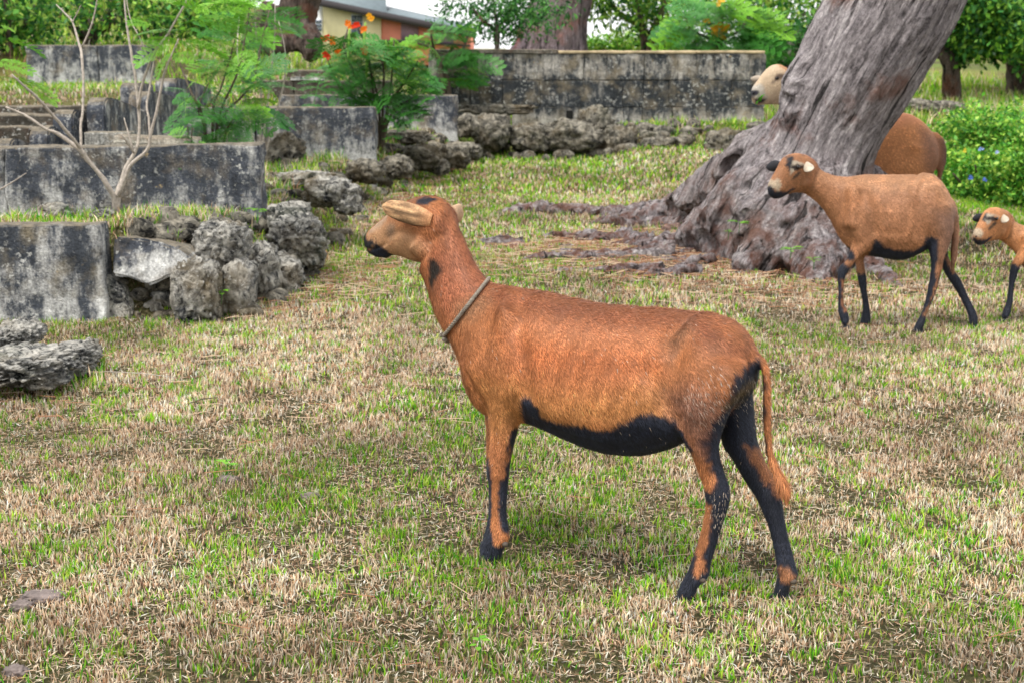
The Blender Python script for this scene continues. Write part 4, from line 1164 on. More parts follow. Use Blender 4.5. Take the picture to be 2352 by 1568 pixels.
    ops = [(S, pl.poly([(1100, 860), (1200, 880), (1300, 900), (1450, 890), (1540, 860), (1560, 960), (1100, 1000)], -.1), (0.47, 0.205, 0.070), .06, ALL),
           (S, pl.poly([(1160, 760), (1300, 770), (1500, 790), (1540, 850), (1400, 860), (1250, 850), (1180, 830)], -.1), (0.40, 0.135, 0.05), .05, ALL),
           (S, pl.poly([(1190, 720), (1300, 738), (1500, 760), (1500, 790), (1300, 775), (1200, 760)], -.1), (0.50, 0.205, 0.095), .04, near)]  # pinkish top-light highlight along the upper flank, painted into the coat
    ops += [(S, back, (0.21, 0.075, 0.04), .05, ALL)]
    ops += [(hS, hp.poly([(840, 530), (880, 500), (960, 520), (1010, 560), (960, 610), (860, 590)]), (0.56, 0.31, 0.16), .03, (hS[:, 0] > hp.poly([(1015, 560)])[0][0]).astype(float))]
    ops += [(S, pl.poly([(1000, 545), (1060, 560), (1100, 640), (1110, 680), (1050, 720), (1010, 660)]), (0.30, 0.105, 0.05), .05, ALL),
            (S, pl.poly([(1008, 588), (1022, 590), (1036, 605), (1032, 625), (1022, 642), (1010, 656), (1003, 640), (1007, 610)]), (0.022, 0.016, 0.012), .009, near),
            (S, pl.poly([(1080, 690), (1130, 665), (1150, 690), (1120, 720), (1085, 735)]), (0.24, 0.12, 0.06), .03, near),
            (S, pl.poly([(1560, 760), (1600, 735), (1612, 750), (1580, 800)]), (0.24, 0.11, 0.055), .025, near),
            (S, pl.poly([(1050, 795), (1060, 800), (1068, 850), (1080, 885), (1098, 920), (1085, 925), (1070, 885), (1058, 850)]), (0.09, 0.045, 0.03), .006, ALL),
            (S, pl.poly([(1082, 918), (1100, 922), (1122, 930), (1128, 965), (1100, 960)]), BLACK, .006, ALL),
            (S, pl.poly([(1570, 870), (1640, 850), (1700, 900), (1680, 960), (1640, 1010), (1590, 960)]), (0.24, 0.115, 0.075), .05, near),
            (S, pl.poly([(1640, 985), (1660, 960), (1690, 930), (1700, 960), (1655, 1030)]), (0.05, 0.03, 0.035), .02, near)]
    belly = [(1182, 975), (1193, 928), (1202, 903), (1212, 900), (1231, 911), (1240, 930), (1243, 948), (1258, 959), (1287, 963), (1328, 966), (1381, 975), (1407, 972), (1437, 962), (1455, 948), (1470, 940), (1487, 936), (1510, 940), (1530, 948), (1548, 962), (1569, 992), (1585, 1030), (1560, 1100), (1180, 1100)]
    notleg = 1 - ((la < -.045) & (S[:, 1] < pl.poly([(1500, 1015)])[0][1])).astype(float)
    ops += [(S, pl.poly(belly, -.11), BLACK, .006, near), (S, pl.poly(belly, .1), BLACK, .006, far)]
    rump = [(1735, 817), (1744, 838), (1750, 890), (1745, 1000), (1740, 1035), (1650, 1040), (1655, 1000), (1664, 955), (1684, 930), (1699, 893), (1710, 848), (1724, 825)]
    ops += [(S, pl.poly(rump, -.03), BLACK, .007, ALL)]
    ops += [(S, pl.poly([(1690, 915), (1702, 896), (1735, 850), (1742, 858), (1738, 880)], -.03), (0.10, 0.065, 0.03), .008, near)]
    # leg markings
    farleg = (la > 0.012) & (S[:, 1] < pl.poly([(1700, 915)], .05)[0][1])
    rear = S[:, 0] < ctr[0] - 0.25
    fr = (farleg & rear).astype(float)
    ops += [(S, pl.poly([(1600, 900), (1740, 900), (1760, 940), (1860, 1400), (1500, 1400)], .05), BLACK, .006, fr),
            (S, pl.poly([(1716, 1014), (1733, 1022), (1754, 1050), (1778, 1095), (1798, 1135), (1792, 1142), (1788, 1139), (1772, 1110), (1750, 1082), (1733, 1050)], .05), (0.30, 0.12, 0.05), .006, fr),
            (S, pl.poly([(1795, 1297), (1812, 1295), (1826, 1318), (1820, 1335), (1798, 1322)], .05), (0.30, 0.13, 0.06), .006, fr)]
    nr = ((la < 0.012) & rear & (S[:, 1] < pl.poly([(1650, 1000)], -.06)[0][1])).astype(float)
    O2 = (0.38, 0.15, 0.06)
    ops += [(S, pl.poly([(1643, 1005), (1641, 1056), (1647, 1090), (1649, 1110), (1640, 1120), (1612, 1108), (1590, 1110), (1500, 1420), (1720, 1420), (1700, 1000)], nl), BLACK, .006, nr),
            (S, pl.poly([(1619, 1150), (1641, 1154), (1637, 1195), (1628, 1240), (1620, 1268), (1623, 1308), (1612, 1320), (1599, 1312), (1600, 1285), (1603, 1262), (1606, 1225), (1613, 1190)], nl), O2, .005, nr)]
    front = ~rear
    nf = (front & (la < 0.015) & (S[:, 1] < pl.poly([(1150, 975)], -.06)[0][1])).astype(float)
    ops += [(S, pl.poly([(1110, 1040), (1128, 1047), (1136, 1066), (1138, 1100), (1134, 1130), (1133, 1195), (1140, 1222), (1148, 1243), (1165, 1252), (1185, 1262), (1185, 1320), (1060, 1320)], nl), BLACK, .005, nf),
            (S, pl.poly([(1185, 955), (1200, 955), (1190, 1040), (1190, 1260), (1169, 1226), (1159, 1207), (1153, 1188), (1151, 1124), (1158, 1100), (1166, 1082), (1172, 1040), (1180, 990)], nl), BLACK, .005, nf)]
    ff = (front & (la >= 0.015) & (S[:, 1] < pl.poly([(1150, 1045)], .055)[0][1])).astype(float)
    ops += [(S, pl.poly([(1000, 1045), (1300, 1045), (1300, 1400), (1000, 1400)], .055), BLACK, .01, ff)]
    # tail dark inner edge
    ops += [(S, pl.poly([(1748, 870), (1756, 870), (1757, 960), (1760, 1010), (1768, 1050), (1776, 1082), (1768, 1080), (1756, 1020), (1750, 960)]), (0.03, 0.02, 0.02), .003, ALL)]
    # face
    hm = (hS[:, 0] > hp.poly([(1012, 560)])[0][0]).astype(float)
    ops += [(hS, hp.poly([(830, 570), (845, 569), (852, 571), (868, 566), (876, 560), (878, 548), (880, 552), (888, 562), (898, 568), (903, 573), (909, 585), (906, 592), (870, 600), (840, 590)]), BLACK, .004, hm),
            (hS, hp.poly([(845, 520), (856, 514), (852, 528), (850, 540), (858, 548), (872, 550), (873, 560), (866, 570), (850, 574), (832, 570), (832, 550), (838, 535)]), (0.035, 0.035, 0.04), .006, hm),
            (hS, hp.poly([(855, 525), (872, 512), (900, 490), (905, 500), (880, 520), (860, 535)]), (0.52, 0.36, 0.24), .01, hm),
            (hS, hp.poly([(903, 540), (912, 520), (928, 514), (930, 530), (915, 548)]), (0.30, 0.19, 0.12), .015, hm),
            (hS, hp.poly([(968, 453), (985, 451), (1005, 455), (1010, 461), (998, 465), (975, 466)]), (0.02, 0.02, 0.03), .004, hm),
            (hS, hp.poly([(940, 452), (958, 448), (975, 450), (960, 472), (950, 470)]), (0.30, 0.13, 0.06), .012, hm)]
    C = paint(X, C, ops)
    # eye socket hidden by the ear, still dark rimmed
    C = np.clip(C, 0.004, 0.9)
    body = obj('body', np_mesh('body', rel(X, root), Fq, C * 0.70, smooth=True), M['coat'], root)
    def flow(P, Nn):
        z = P[:, 2]; s_ = P @ pl.h - ctr[0]
        f = np.zeros_like(P)
        leg = 1 - sstep(0.33, 0.44, z)
        f += -pl.h * (0.55 * (1 - leg))[:, None] + np.array([0, 0, -1.0]) * (0.75 + leg * 0.8)[:, None]
        hd = sstep(0.0, 0.06, P @ hp.h - hp.poly([(1015, 560)])[0][0])
        f = f * (1 - hd[:, None]) + (-hp.h * 0.9 + np.array([0, 0, -0.25])) * hd[:, None]
        return f
    fp = pl.poly([(1610, 860), (1660, 840), (1700, 880), (1680, 950), (1640, 990), (1590, 960), (1575, 900)], -.1)
    fq = pl.poly([(1640, 1120), (1672, 1125), (1672, 1180), (1650, 1220), (1640, 1180)], nl)
    def fleck_(P):
        q = pl.sz(P); return 0.07 * (1 - sstep(-.03, .02, poly_sd(q, fp))) + 0.10 * (1 - sstep(-.01, .01, poly_sd(q, fq))) * (pl.lat(P) < 0) + 0.0008
    tl_pt = pl.poly([(1790, 1100)])[0]
    tl0 = pl.poly([(1748, 1000)])[0][0]
    def lenf(P):
        z = P[:, 2]; q = pl.sz(P)
        l = 0.75 + 0.35 * sstep(0.38, 0.5, z)
        tm = (np.linalg.norm(q - tl_pt, axis=1) < 0.06) & (q[:, 0] < tl0) & (np.abs(pl.lat(P)) < 0.02)
        hd = sstep(0.0, 0.06, P @ hp.h - hp.poly([(1015, 560)])[0][0])
        l = l * (1 - 0.55 * hd)
        return np.where(tm, 2.0, l)
    obj('coat_hair', fur_mesh(rel(X, root), Fq, C, 260000, 0.0125, 0.0012, lambda P, Nn: flow(P + np.array(root.location), Nn), lambda P: lenf(P + np.array(root.location)), tilt=0.30, seed=3, colj=0.6, fleck=lambda P: fleck_(P + np.array(root.location))), M['fur'], root)['kind'] = 'stuff'
    # ears
    wd = np.array([0, 0, 1.0])
    b = hp.pt(990, 506, -.052); t = hp.pt(882, 474, -.092)
    V, F = ear_mesh(b, t, (0.15, 0, 1), -hp.n + np.array([0, 0, .35]), 0.056, 0.004, 0.22, 0.04, [0.55, 0.78, 1.0, 1.0, 0.80, 0.55, 0.12])
    def earcol(V, b, t, base=(0.46, 0.28, 0.15)):
        ax = (t - b) / np.linalg.norm(t - b); al = (V - b) @ ax; cr = V[:, 2] - (b + al[:, None] * ax)[:, 2]
        st = fbm(np.stack([al * 12, cr * 260, 0 * al], -1), 3, 3)
        C = np.array(base) * (0.35 + 1.15 * sstep(.3, .7, st))[:, None]
        k = 1 - sstep(0.0, 0.05, al); C = C * (1 - k[:, None]) + np.array([0.46, 0.23, 0.11]) * k[:, None]
        edge = sstep(.017, .025, -cr); C = C * (1 - 0.75 * edge[:, None])
        return np.clip(C, .01, .8)
    Ce = earcol(V, b, t)
    e1 = obj('ear', np_mesh('ear', rel(V, root), F, Ce, smooth=True), M['coat'], root); e1['label'] = 'near ear, pale tan back, swung forward over the eye'
    axe = (t - b) / np.linalg.norm(t - b)
    obj('ear_hair', fur_mesh(rel(V, root), F, Ce, 9000, 0.006, 0.0009, lambda P, Nn: np.tile(axe, (len(P), 1)), None, 0.2, 0.2, 5, 0.6), M['fur'], e1)['kind'] = 'stuff'
    b = hp.pt(1030, 504, .030); t = hp.pt(1061, 493, .085)
    V, F = ear_mesh(b, t, (0.35, 0, 1), -hp.n + np.array([0.2, 0, 0]), 0.060, 0.005, 0.30, 0.0, [0.7, 0.9, 1.0, 1.0, 1.0, 0.9, 0.6])
    Ce = np.clip(np.tile(np.array([0.52, 0.36, 0.23]), (len(V), 1)) * (0.7 + 0.5 * fbm(V * 60, 3, 2))[:, None], .01, .8)
    e2 = obj('ear', np_mesh('ear', rel(V, root), F, Ce, smooth=True), M['coat'], root); e2['label'] = 'far ear, seen beyond the nape'
    axf = (t - b) / np.linalg.norm(t - b)
    obj('ear_hair', fur_mesh(rel(V, root), F, Ce, 5000, 0.006, 0.0009, lambda P, Nn: np.tile(axf, (len(P), 1)), None, 0.2, 0.2, 6), M['fur'], e2)['kind'] = 'stuff'
    for s in (-1, 1):
        p = hp.pt(922, 500, s * .043)
        small_ellipsoid('eye', p, (.013, .009, .010), [hp.h, hp.n, (0, 0, 1)], M['eye'], root)
        p = hp.pt(846, 541, s * .013)
        small_ellipsoid('nostril', p, (.0045, .004, .008), [hp.h, hp.n, (0, 0, 1)], M['nostril'], root)
    for px, py, lt in ((1576, 1366, nl), (1794, 1370, fl), (1128, 1287, nl), (1124, 1258, .055)):
        hoof(root, pl, px, py, lt)
    # dewclaws
    for px, py, lt in ((1613, 1331, nl - .012), (1822, 1334, fl - .01), (1160, 1249, nl - .01)):
        small_ellipsoid('dewclaw', pl.pt(px, py, lt), (.009, .008, .008), [pl.h, pl.n, (0, 0, 1)], m_plain('dewclaw_horn', (0.09, 0.07, 0.055), 0.7, 0.3, 60), root)
    # rope collar of three laid strands
    A, B = pl.pt(1025, 764), pl.pt(1117, 647)
    c = (A + B) / 2; e = (B - A) / 2 * 1.03; wv = (c - CAM) / np.linalg.norm(c - CAM) * 0.094
    cr = obj('rope_collar', None, None, root, label='grey braided rope collar') if False else None
    VV, FF = [], []
    n = 260; t = np.linspace(0, 2 * math.pi, n)
    cen = c + e * np.cos(t)[:, None] + wv * np.sin(t)[:, None] * (1 + 0.12 * np.cos(t))[:, None]
    sag = np.array([0, 0, -1.0]); 
    tg = np.gradient(cen, axis=0); tg /= np.linalg.norm(tg, axis=1)[:, None]
    ou = cen - c; ou -= tg * (ou * tg).sum(1)[:, None]; ou /= np.linalg.norm(ou, axis=1)[:, None]; bn = np.cross(tg, ou)
    # lay the rope on the coat: push every point of the ring out to the surface
    nrm = np.cross(e, wv); nrm /= np.linalg.norm(nrm); u1 = e / np.linalg.norm(e); u2 = np.cross(nrm, u1)
    rp = X - c; slab_ = (np.abs(rp @ nrm) < 0.010) & (np.linalg.norm(rp, axis=1) < 0.14); rp = rp[slab_]
    va = np.arctan2(rp @ u2, rp @ u1); vr = np.hypot(rp @ u1, rp @ u2)
    ca = np.arctan2((cen - c) @ u2, (cen - c) @ u1)
    rad_ = np.array([np.percentile(vr[np.abs(np.angle(np.exp(1j * (va - a_)))) < 0.12], 92) for a_ in ca]) + 0.0035
    for _ in range(6): rad_ = (np.roll(rad_[:-1], 1) + rad_[:-1] * 2 + np.roll(rad_[:-1], -1)) / 4; rad_ = np.append(rad_, rad_[0])
    cen = c + rad_[:, None] * (np.cos(ca)[:, None] * u1 + np.sin(ca)[:, None] * u2)
    strands = []
    for s in range(3):
        ph = t * 34 + s * 2 * math.pi / 3
        P = cen + (ou * np.cos(ph)[:, None] + bn * np.sin(ph)[:, None]) * 0.0026
        strands.append(tube(P, np.full(n, 0.0030), 6, 1))
    V, F = merge(strands)
    mr, nt, p_, out_ = newmat('rope_fibre'); g = G(nt)
    cc = g.ramp(g.noise(g.pos(), 160, 4, 0.7), [(0.3, (0.10, 0.085, 0.07)), (0.7, (0.34, 0.30, 0.24))]); g.link(cc, p_.inputs['Base Color']); set_p(p_, 0.9, 0.1)
    col_ = obj('rope_collar', np_mesh('rope_collar', rel(V, root), F, smooth=True), mr, root)
    kp = pl.pt(1026, 772)
    kn = []
    for k in range(3):
        a0 = np.linspace(0, 2 * math.pi * 1.05, 14); rr = 0.0085
        ax1 = [(1, 0, .3), (0.3, 1, 0), (0, .3, 1)][k]; ax2 = [(0, 1, .4), (0, .3, 1), (1, 0, -.3)][k]
        P = kp + np.array([0, 0, -0.004]) + rr * (np.cos(a0)[:, None] * np.array(ax1) + np.sin(a0)[:, None] * np.array(ax2))
        kn.append(tube(P, np.full(14, 0.0058), 8, 3))
    kn.append(tube([kp + np.array([-.010, 0, .006]), kp + np.array([-.013, 0, .004]), kp + np.array([-.016, -.002, -.002])], [.005, .0055, .004], 8, 2))
    V, F = merge(kn)
    obj('knot', np_mesh('knot', rel(V, root), F, smooth=True), mr, col_)
    print('S1 hooves z', [round(float(pl.pt(px, py, lt)[2]), 3) for px, py, lt in ((1576, 1372, nl), (1794, 1374, fl), (1136, 1292, nl))])
sheep_one()

# ---- the other sheep share one builder: stations measured in the picture
def sheep_from(name, label, pl, hp, torso, neck, legs, tail, head, blobs, voxel, basecol, patches, hpatches, ears, eyes, nose, hooves, nfur, furlen, furw, backcol=None, headsplit=None, legblack=None, seed=1, facecol=None, ridges=()):
    bp = pl.pt(torso[len(torso) // 2][0], hooves[0][1], 0)
    root = thing('sheep', label, 'sheep', (bp[0], bp[1], 0.0), 'brown black-bellied sheep on the lawn')
    parts = [loft(pl, L6(torso, 0)), loft(pl, L6(neck, 0), pear=0.0), loft(hp, L6(head, 0), pear=-0.10)] + [loft(pl, L6(l, la), 16) for l, la in legs]
    if tail: parts.append(tube([pl.pt(x, y, 0) for x, y, r in tail], [r for x, y, r in tail], 10, 4))
    for (plane, a, r1, b, r2) in blobs:
        A, B = plane.pt(*a), plane.pt(*b); parts.append(tube([A, (A + B) / 2, B], [r1, (r1 + r2) / 2, r2], 12, 3))
    V, F = merge(parts); hq = hp.poly([headsplit])[0]
    X, Fq = remesh(V, F, voxel, 3, 0.5, 6, lambda X: sstep(0.40, 0.48, X[:, 2]) * (1 - sstep(hq[0] - 0.05, hq[0], X @ hp.h)))
    N = vnormals(X, Fq); X = X + N * ((fbm(X * 16, seed, 3) - 0.5) * 0.008)[:, None]
    S, la = pl.sz(X), pl.lat(X)
    for pts, w, amp in ridges:
        q = pl.poly(pts, -.1); d = np.full(len(X), 9.0)
        for k in range(len(q) - 1):
            a_, b_ = q[k], q[k + 1]; e = b_ - a_; ww = S - a_; t = np.clip((ww @ e) / (e @ e), 0, 1)
            d = np.minimum(d, np.linalg.norm(ww - t[:, None] * e, axis=1))
        X = X + N * (amp * np.exp(-(d / w) ** 2))[:, None]
    S, la, hS = pl.sz(X), pl.lat(X), hp.sz(X)
    hx = hp.poly([headsplit])[0][0]; hm = ((hS[:, 0] > hx) & (X[:, 2] > hp.poly([headsplit])[0][1] - 0.18)).astype(float)
    near = (la < 0.015).astype(float); far = 1 - near
    C = np.tile(np.array(basecol), (len(X), 1)) * (0.8 + 0.4 * fbm(X * 6, seed, 3)[:, None])
    if facecol is not None:
        k = sstep(hx, hx + 0.05, hS[:, 0])[:, None]; C = C * (1 - k) + np.array(facecol) * k * (0.85 + 0.3 * fbm(X * 25, 4, 2)[:, None])
    ops = []
    for (pts, lat, c, soft, side) in patches:
        m = {'n': near, 'f': far, 'a': None}[side]
        ops.append((S, pl.poly(pts, lat), c, soft, (m if m is not None else 1.0) * (1 - hm)))
    for (pts, lat, c, soft, side) in hpatches:
        hl = hp.lat(X); m = (hl < 0.0) if side == 'n' else ((hl > 0) if side == 'f' else np.ones(len(X), bool))
        ops.append((hS, hp.poly(pts, lat), c, soft, hm * m))
    C = np.clip(paint(X, C, ops, 0.006), 0.004, 0.9)
    obj('body', np_mesh('body', rel(X, root), Fq, C * 0.70, smooth=True), M['coat'], root)
    def flow(P, Nn):
        leg = 1 - sstep(0.33, 0.44, P[:, 2]); hd = sstep(0, 0.05, (P + np.array(root.location)) @ hp.h - hx)[:, None]
        f = -pl.h * (0.55 * (1 - leg))[:, None] + np.array([0, 0, -1.0]) * (0.75 + leg)[:, None]
        return f * (1 - hd) + (-hp.h) * hd
    def lenf(P): return 1 - 0.5 * sstep(0, 0.05, (P + np.array(root.location)) @ hp.h - hx)
    obj('coat_hair', fur_mesh(rel(X, root), Fq, C, nfur, furlen, furw, flow, lenf, 0.20, seed=seed + 4, colj=0.28), M['fur'], root)['kind'] = 'stuff'
    for (b, t, wd, nd, w, cup, c, lab) in ears:
        B, T = hp.pt(*b), hp.pt(*t); V, F = ear_mesh(B, T, wd, nd, w, 0.005, cup)
        Ce = np.tile(np.array(c), (len(V), 1)) * (0.75 + 0.5 * fbm(V * 50, 3, 2))[:, None]
        obj('ear', np_mesh('ear', rel(V, root), F, Ce, smooth=True), M['coat'], root)['label'] = lab
    for (e, sz) in eyes:
        small_ellipsoid('eye', hp.pt(*e), sz, [hp.h, hp.n, (0, 0, 1)], M['eye'], root)
    for (e, sz) in nose:
        small_ellipsoid('nostril', hp.pt(*e), sz, [hp.h, hp.n, (0, 0, 1)], M['nostril'], root)
    for h_ in hooves: hoof(root, pl, *h_)
    print(label[:20], 'hooves z', [round(float(pl.pt(*h_[:3])[2]), 3) for h_ in hooves], 'verts', len(X))
    return root

def two_like(label, f, fl_, alpha, dist, halpha, legs, hooves, seed, scale, tail=True, O=(0.33, 0.150, 0.070)):
    """ewe like the second one; f maps measured points, fl_ scales widths"""
    pl = Plane(alpha, dist)
    T = lambda st: [(*f(a, b), *f(c, d), w * fl_) for a, b, c, d, w in st]
    torso = T([(1922, 455, 1932, 548, .045), (1940, 412, 1948, 572, .082), (1975, 400, 1975, 583, .105), (2020, 401, 2020, 591, .128), (2070, 401, 2070, 597, .138), (2110, 401, 2110, 584, .132), (2142, 402, 2145, 560, .115), (2166, 420, 2168, 545, .095), (2186, 455, 2184, 525, .06), (2193, 478, 2192, 505, .03)])
    neck = T([(1836, 440, 1858, 366, .046), (1851, 447, 1869, 376, .046), (1868, 460, 1888, 390, .048), (1888, 478, 1910, 401, .052), (1904, 502, 1935, 406, .062), (1919, 530, 1966, 406, .076), (1935, 558, 2002, 412, .084)])
    nk = f(1862, 410); hp = Plane(halpha, through=pl.pt(*nk))
    head = T([(1765, 431, 1767, 449, .013), (1769, 419, 1776, 458, .024), (1777, 404, 1791, 457, .030), (1787, 387, 1808, 447, .034), (1796, 370, 1829, 443, .043), (1808, 358, 1848, 441, .052), (1826, 352, 1864, 428, .053), (1845, 354, 1873, 408, .047), (1860, 364, 1878, 392, .034)])
    tl = [(*f(a, b), r * fl_) for a, b, r in [(2186, 460, .014), (2192, 491, .021), (2194, 530, .019), (2192, 565, .017), (2190, 600, .014), (2188, 630, .007)]] if tail else None
    q = lambda pts: [f(*p) for p in pts]
    patches = [(q([(1900, 380), (2150, 385), (2210, 500), (2180, 480), (2140, 430), (1960, 430), (1880, 400)]), 0, (0.40, 0.21, 0.11), .05, 'a'),
               (q([(2140, 480), (2200, 470), (2200, 620), (2150, 620), (2150, 560)]), 0, (0.22, 0.12, 0.08), .06, 'a'),
               (q([(1936, 560), (1956, 568), (1962, 590), (1940, 590)]), 0, BLACK, .006, 'a'),
               (q([(1996, 590), (2004, 560), (2008, 549), (2018, 552), (2030, 566), (2060, 573), (2100, 573), (2123, 557), (2139, 541), (2150, 560), (2136, 600), (2070, 625), (1998, 610)]), -.1, BLACK, .008, 'n'),
               (q([(1990, 560), (2150, 545), (2150, 600), (2070, 640), (1990, 620)]), .1, BLACK, .01, 'f')]
    patches += legs['patches']
    hpat = [(q([(1745, 440), (1763, 418), (1776, 422), (1779, 440), (1790, 441), (1803, 440), (1815, 430), (1823, 434), (1815, 442), (1795, 462), (1760, 470)]), -.02, BLACK, .005, 'a'),
            (q([(1770, 417), (1785, 412), (1790, 425), (1785, 438), (1778, 436)]), -.02, (0.48, 0.38, 0.27), .008, 'a'),
            (q([(1817, 361), (1826, 360), (1823, 375), (1820, 392), (1812, 394), (1811, 380)]), -.04, (0.02, 0.02, 0.025), .005, 'n'),
            (q([(1825, 370), (1838, 372), (1848, 380), (1830, 380), (1826, 392), (1817, 402), (1818, 390)]), -.045, (0.50, 0.42, 0.32), .005, 'n'),
            (q([(1822, 382), (1835, 378), (1846, 381), (1846, 388), (1830, 392), (1822, 388)]), -.05, (0.03, 0.02, 0.018), .004, 'n'),
            (q([(1838, 392), (1840, 400), (1828, 412), (1820, 415), (1828, 402)]), -.05, (0.07, 0.045, 0.03), .006, 'n'),
            (q([(1832, 352), (1842, 352), (1846, 359), (1836, 358)]), 0, (0.03, 0.02, 0.025), .005, 'a'),
            (q([(1845, 354), (1870, 362), (1880, 385), (1866, 380), (1850, 362)]), 0, (0.28, 0.1, 0.05), .02, 'a')]
    ears = [((*f(1792, 376), .030 * fl_), (*f(1760, 386), .10 * fl_), (0, 0.2, 1), (0.3, -1, 0.2), 0.052 * fl_, 0.3, (0.018, 0.018, 0.022), 'far ear, black inside, held out level'),
            ((*f(1852, 374), -.046 * fl_), (*f(1861, 394), -.115 * fl_), (1, 0, 0.5), (-0.3, -1, 0.2), 0.050 * fl_, 0.4, (0.42, 0.36, 0.28), 'near ear, pale and drooping')]
    eyes = [((*f(1834, 384), -.049 * fl_), (.0125 * fl_, .008 * fl_, .0095 * fl_))]
    nose = [((*f(1771, 433), -.020 * fl_), (.006 * fl_, .006 * fl_, .005 * fl_)), ((*f(1768, 433), .014 * fl_), (.006 * fl_, .006 * fl_, .005 * fl_))]
    blobs = [(pl, (*f(1965, 430), -.05 * fl_), .04 * fl_, (*f(1955, 520), -.065 * fl_), .045 * fl_), (pl, (*f(2140, 425), -.06 * fl_), .035 * fl_, (*f(2150, 500), -.065 * fl_), .05 * fl_),
             (hp, (*f(1850, 415), -.026 * fl_), .032 * fl_, (*f(1838, 425), -.02 * fl_), .028 * fl_), (hp, (*f(1833, 381), -.034 * fl_), .017 * fl_, (*f(1838, 380), -.034 * fl_), .015 * fl_)]
    return sheep_from('sheep', label, pl, hp, torso, neck, legs['legs'], tl, head, blobs, 0.0078, O, patches, hpat, ears, eyes, nose, hooves, 85000, 0.014, 0.0021, headsplit=f(1858, 400), seed=seed, ridges=[(q([(1975, 425), (1998, 480), (2008, 530)]), .03, -.010), (q([(1955, 440), (1950, 500), (1965, 530)]), .035, .007), (q([(2112, 440), (2108, 490), (2112, 535)]), .03, -.010), (q([(2100, 432), (2125, 405), (2150, 412)]), .012, .007), (q([(2095, 438), (2115, 410)]), .012, -.006), (q([(2145, 450), (2150, 520)]), .03, .006)])

ident = lambda x, y: (x, y)
nl, fl = -.065, .065
legs2 = {'legs': [([(1945, 480, 2010, 470, .040), (1950, 530, 2010, 525, .044), (1955, 560, 2001, 566, .040), (1945, 596, 1974, 590, .030), (1928, 614, 1957, 610, .025), (1923, 636, 1943, 634, .022), (1925, 666, 1938, 666, .0165), (1924, 696, 1939, 696, .0165), (1924, 716, 1947, 714, .021), (1929, 732, 1951, 730, .021), (1933, 745, 1949, 743, .018)], nl),
                  ([(1955, 530, 2005, 530, .036), (1960, 575, 1992, 575, .030), (1965, 600, 1984, 600, .024), (1968, 632, 1990, 633, .022), (1975, 666, 1991, 666, .017), (1981, 700, 1997, 700, .017), (1977, 730, 2001, 730, .021), (1970, 750, 1996, 750, .020)], fl),
                  ([(2105, 450, 2185, 470, .045), (2112, 515, 2190, 520, .052), (2128, 555, 2182, 560, .044), (2136, 584, 2168, 592, .034), (2139, 612, 2162, 622, .026), (2133, 648, 2156, 650, .023), (2127, 680, 2145, 685, .0185), (2117, 714, 2130, 718, .0175), (2105, 738, 2125, 738, .021), (2096, 756, 2121, 757, .021)], nl),
                  ([(2130, 520, 2175, 520, .044), (2140, 570, 2178, 570, .036), (2158, 603, 2180, 594, .028), (2175, 636, 2196, 626, .025), (2192, 662, 2212, 653, .021), (2210, 694, 2228, 688, .018), (2223, 720, 2244, 720, .021), (2226, 744, 2247, 746, .021)], fl)],
         'patches': [([(1900, 604), (1945, 602), (1975, 625), (1975, 780), (1900, 780)], nl, BLACK, .006, 'n'), ([(1932, 640), (1939, 640), (1938, 700), (1945, 712), (1938, 712), (1932, 700)], nl, (0.28, 0.12, 0.06), .004, 'n'),
                     ([(1955, 625), (2020, 625), (2020, 780), (1955, 780)], fl, BLACK, .008, 'f'),
                     ([(2120, 540), (2150, 545), (2152, 600), (2140, 640), (2125, 600)], nl, BLACK, .006, 'n'), ([(2120, 625), (2175, 622), (2175, 790), (2080, 790)], nl, BLACK, .008, 'n'),
                     ([(2149, 600), (2165, 600), (2156, 640), (2140, 690), (2126, 726), (2120, 720), (2136, 680), (2148, 640)], nl, (0.26, 0.12, 0.06), .004, 'n'),
                     ([(2130, 560), (2200, 560), (2280, 780), (2150, 780)], fl, BLACK, .008, 'f'), ([(2166, 585), (2176, 590), (2200, 620), (2196, 626), (2180, 612)], fl, (0.3, 0.14, 0.07), .005, 'f')]}
two_like('brown ewe with black legs and facial stripes walking past the leaning trunk', ident, 1.0, R(8), 6.98, R(-33), legs2,
         [(2110, 762, nl), (2237, 753, fl), (1942, 752, nl), (1984, 757, fl)], 5, 1.0)

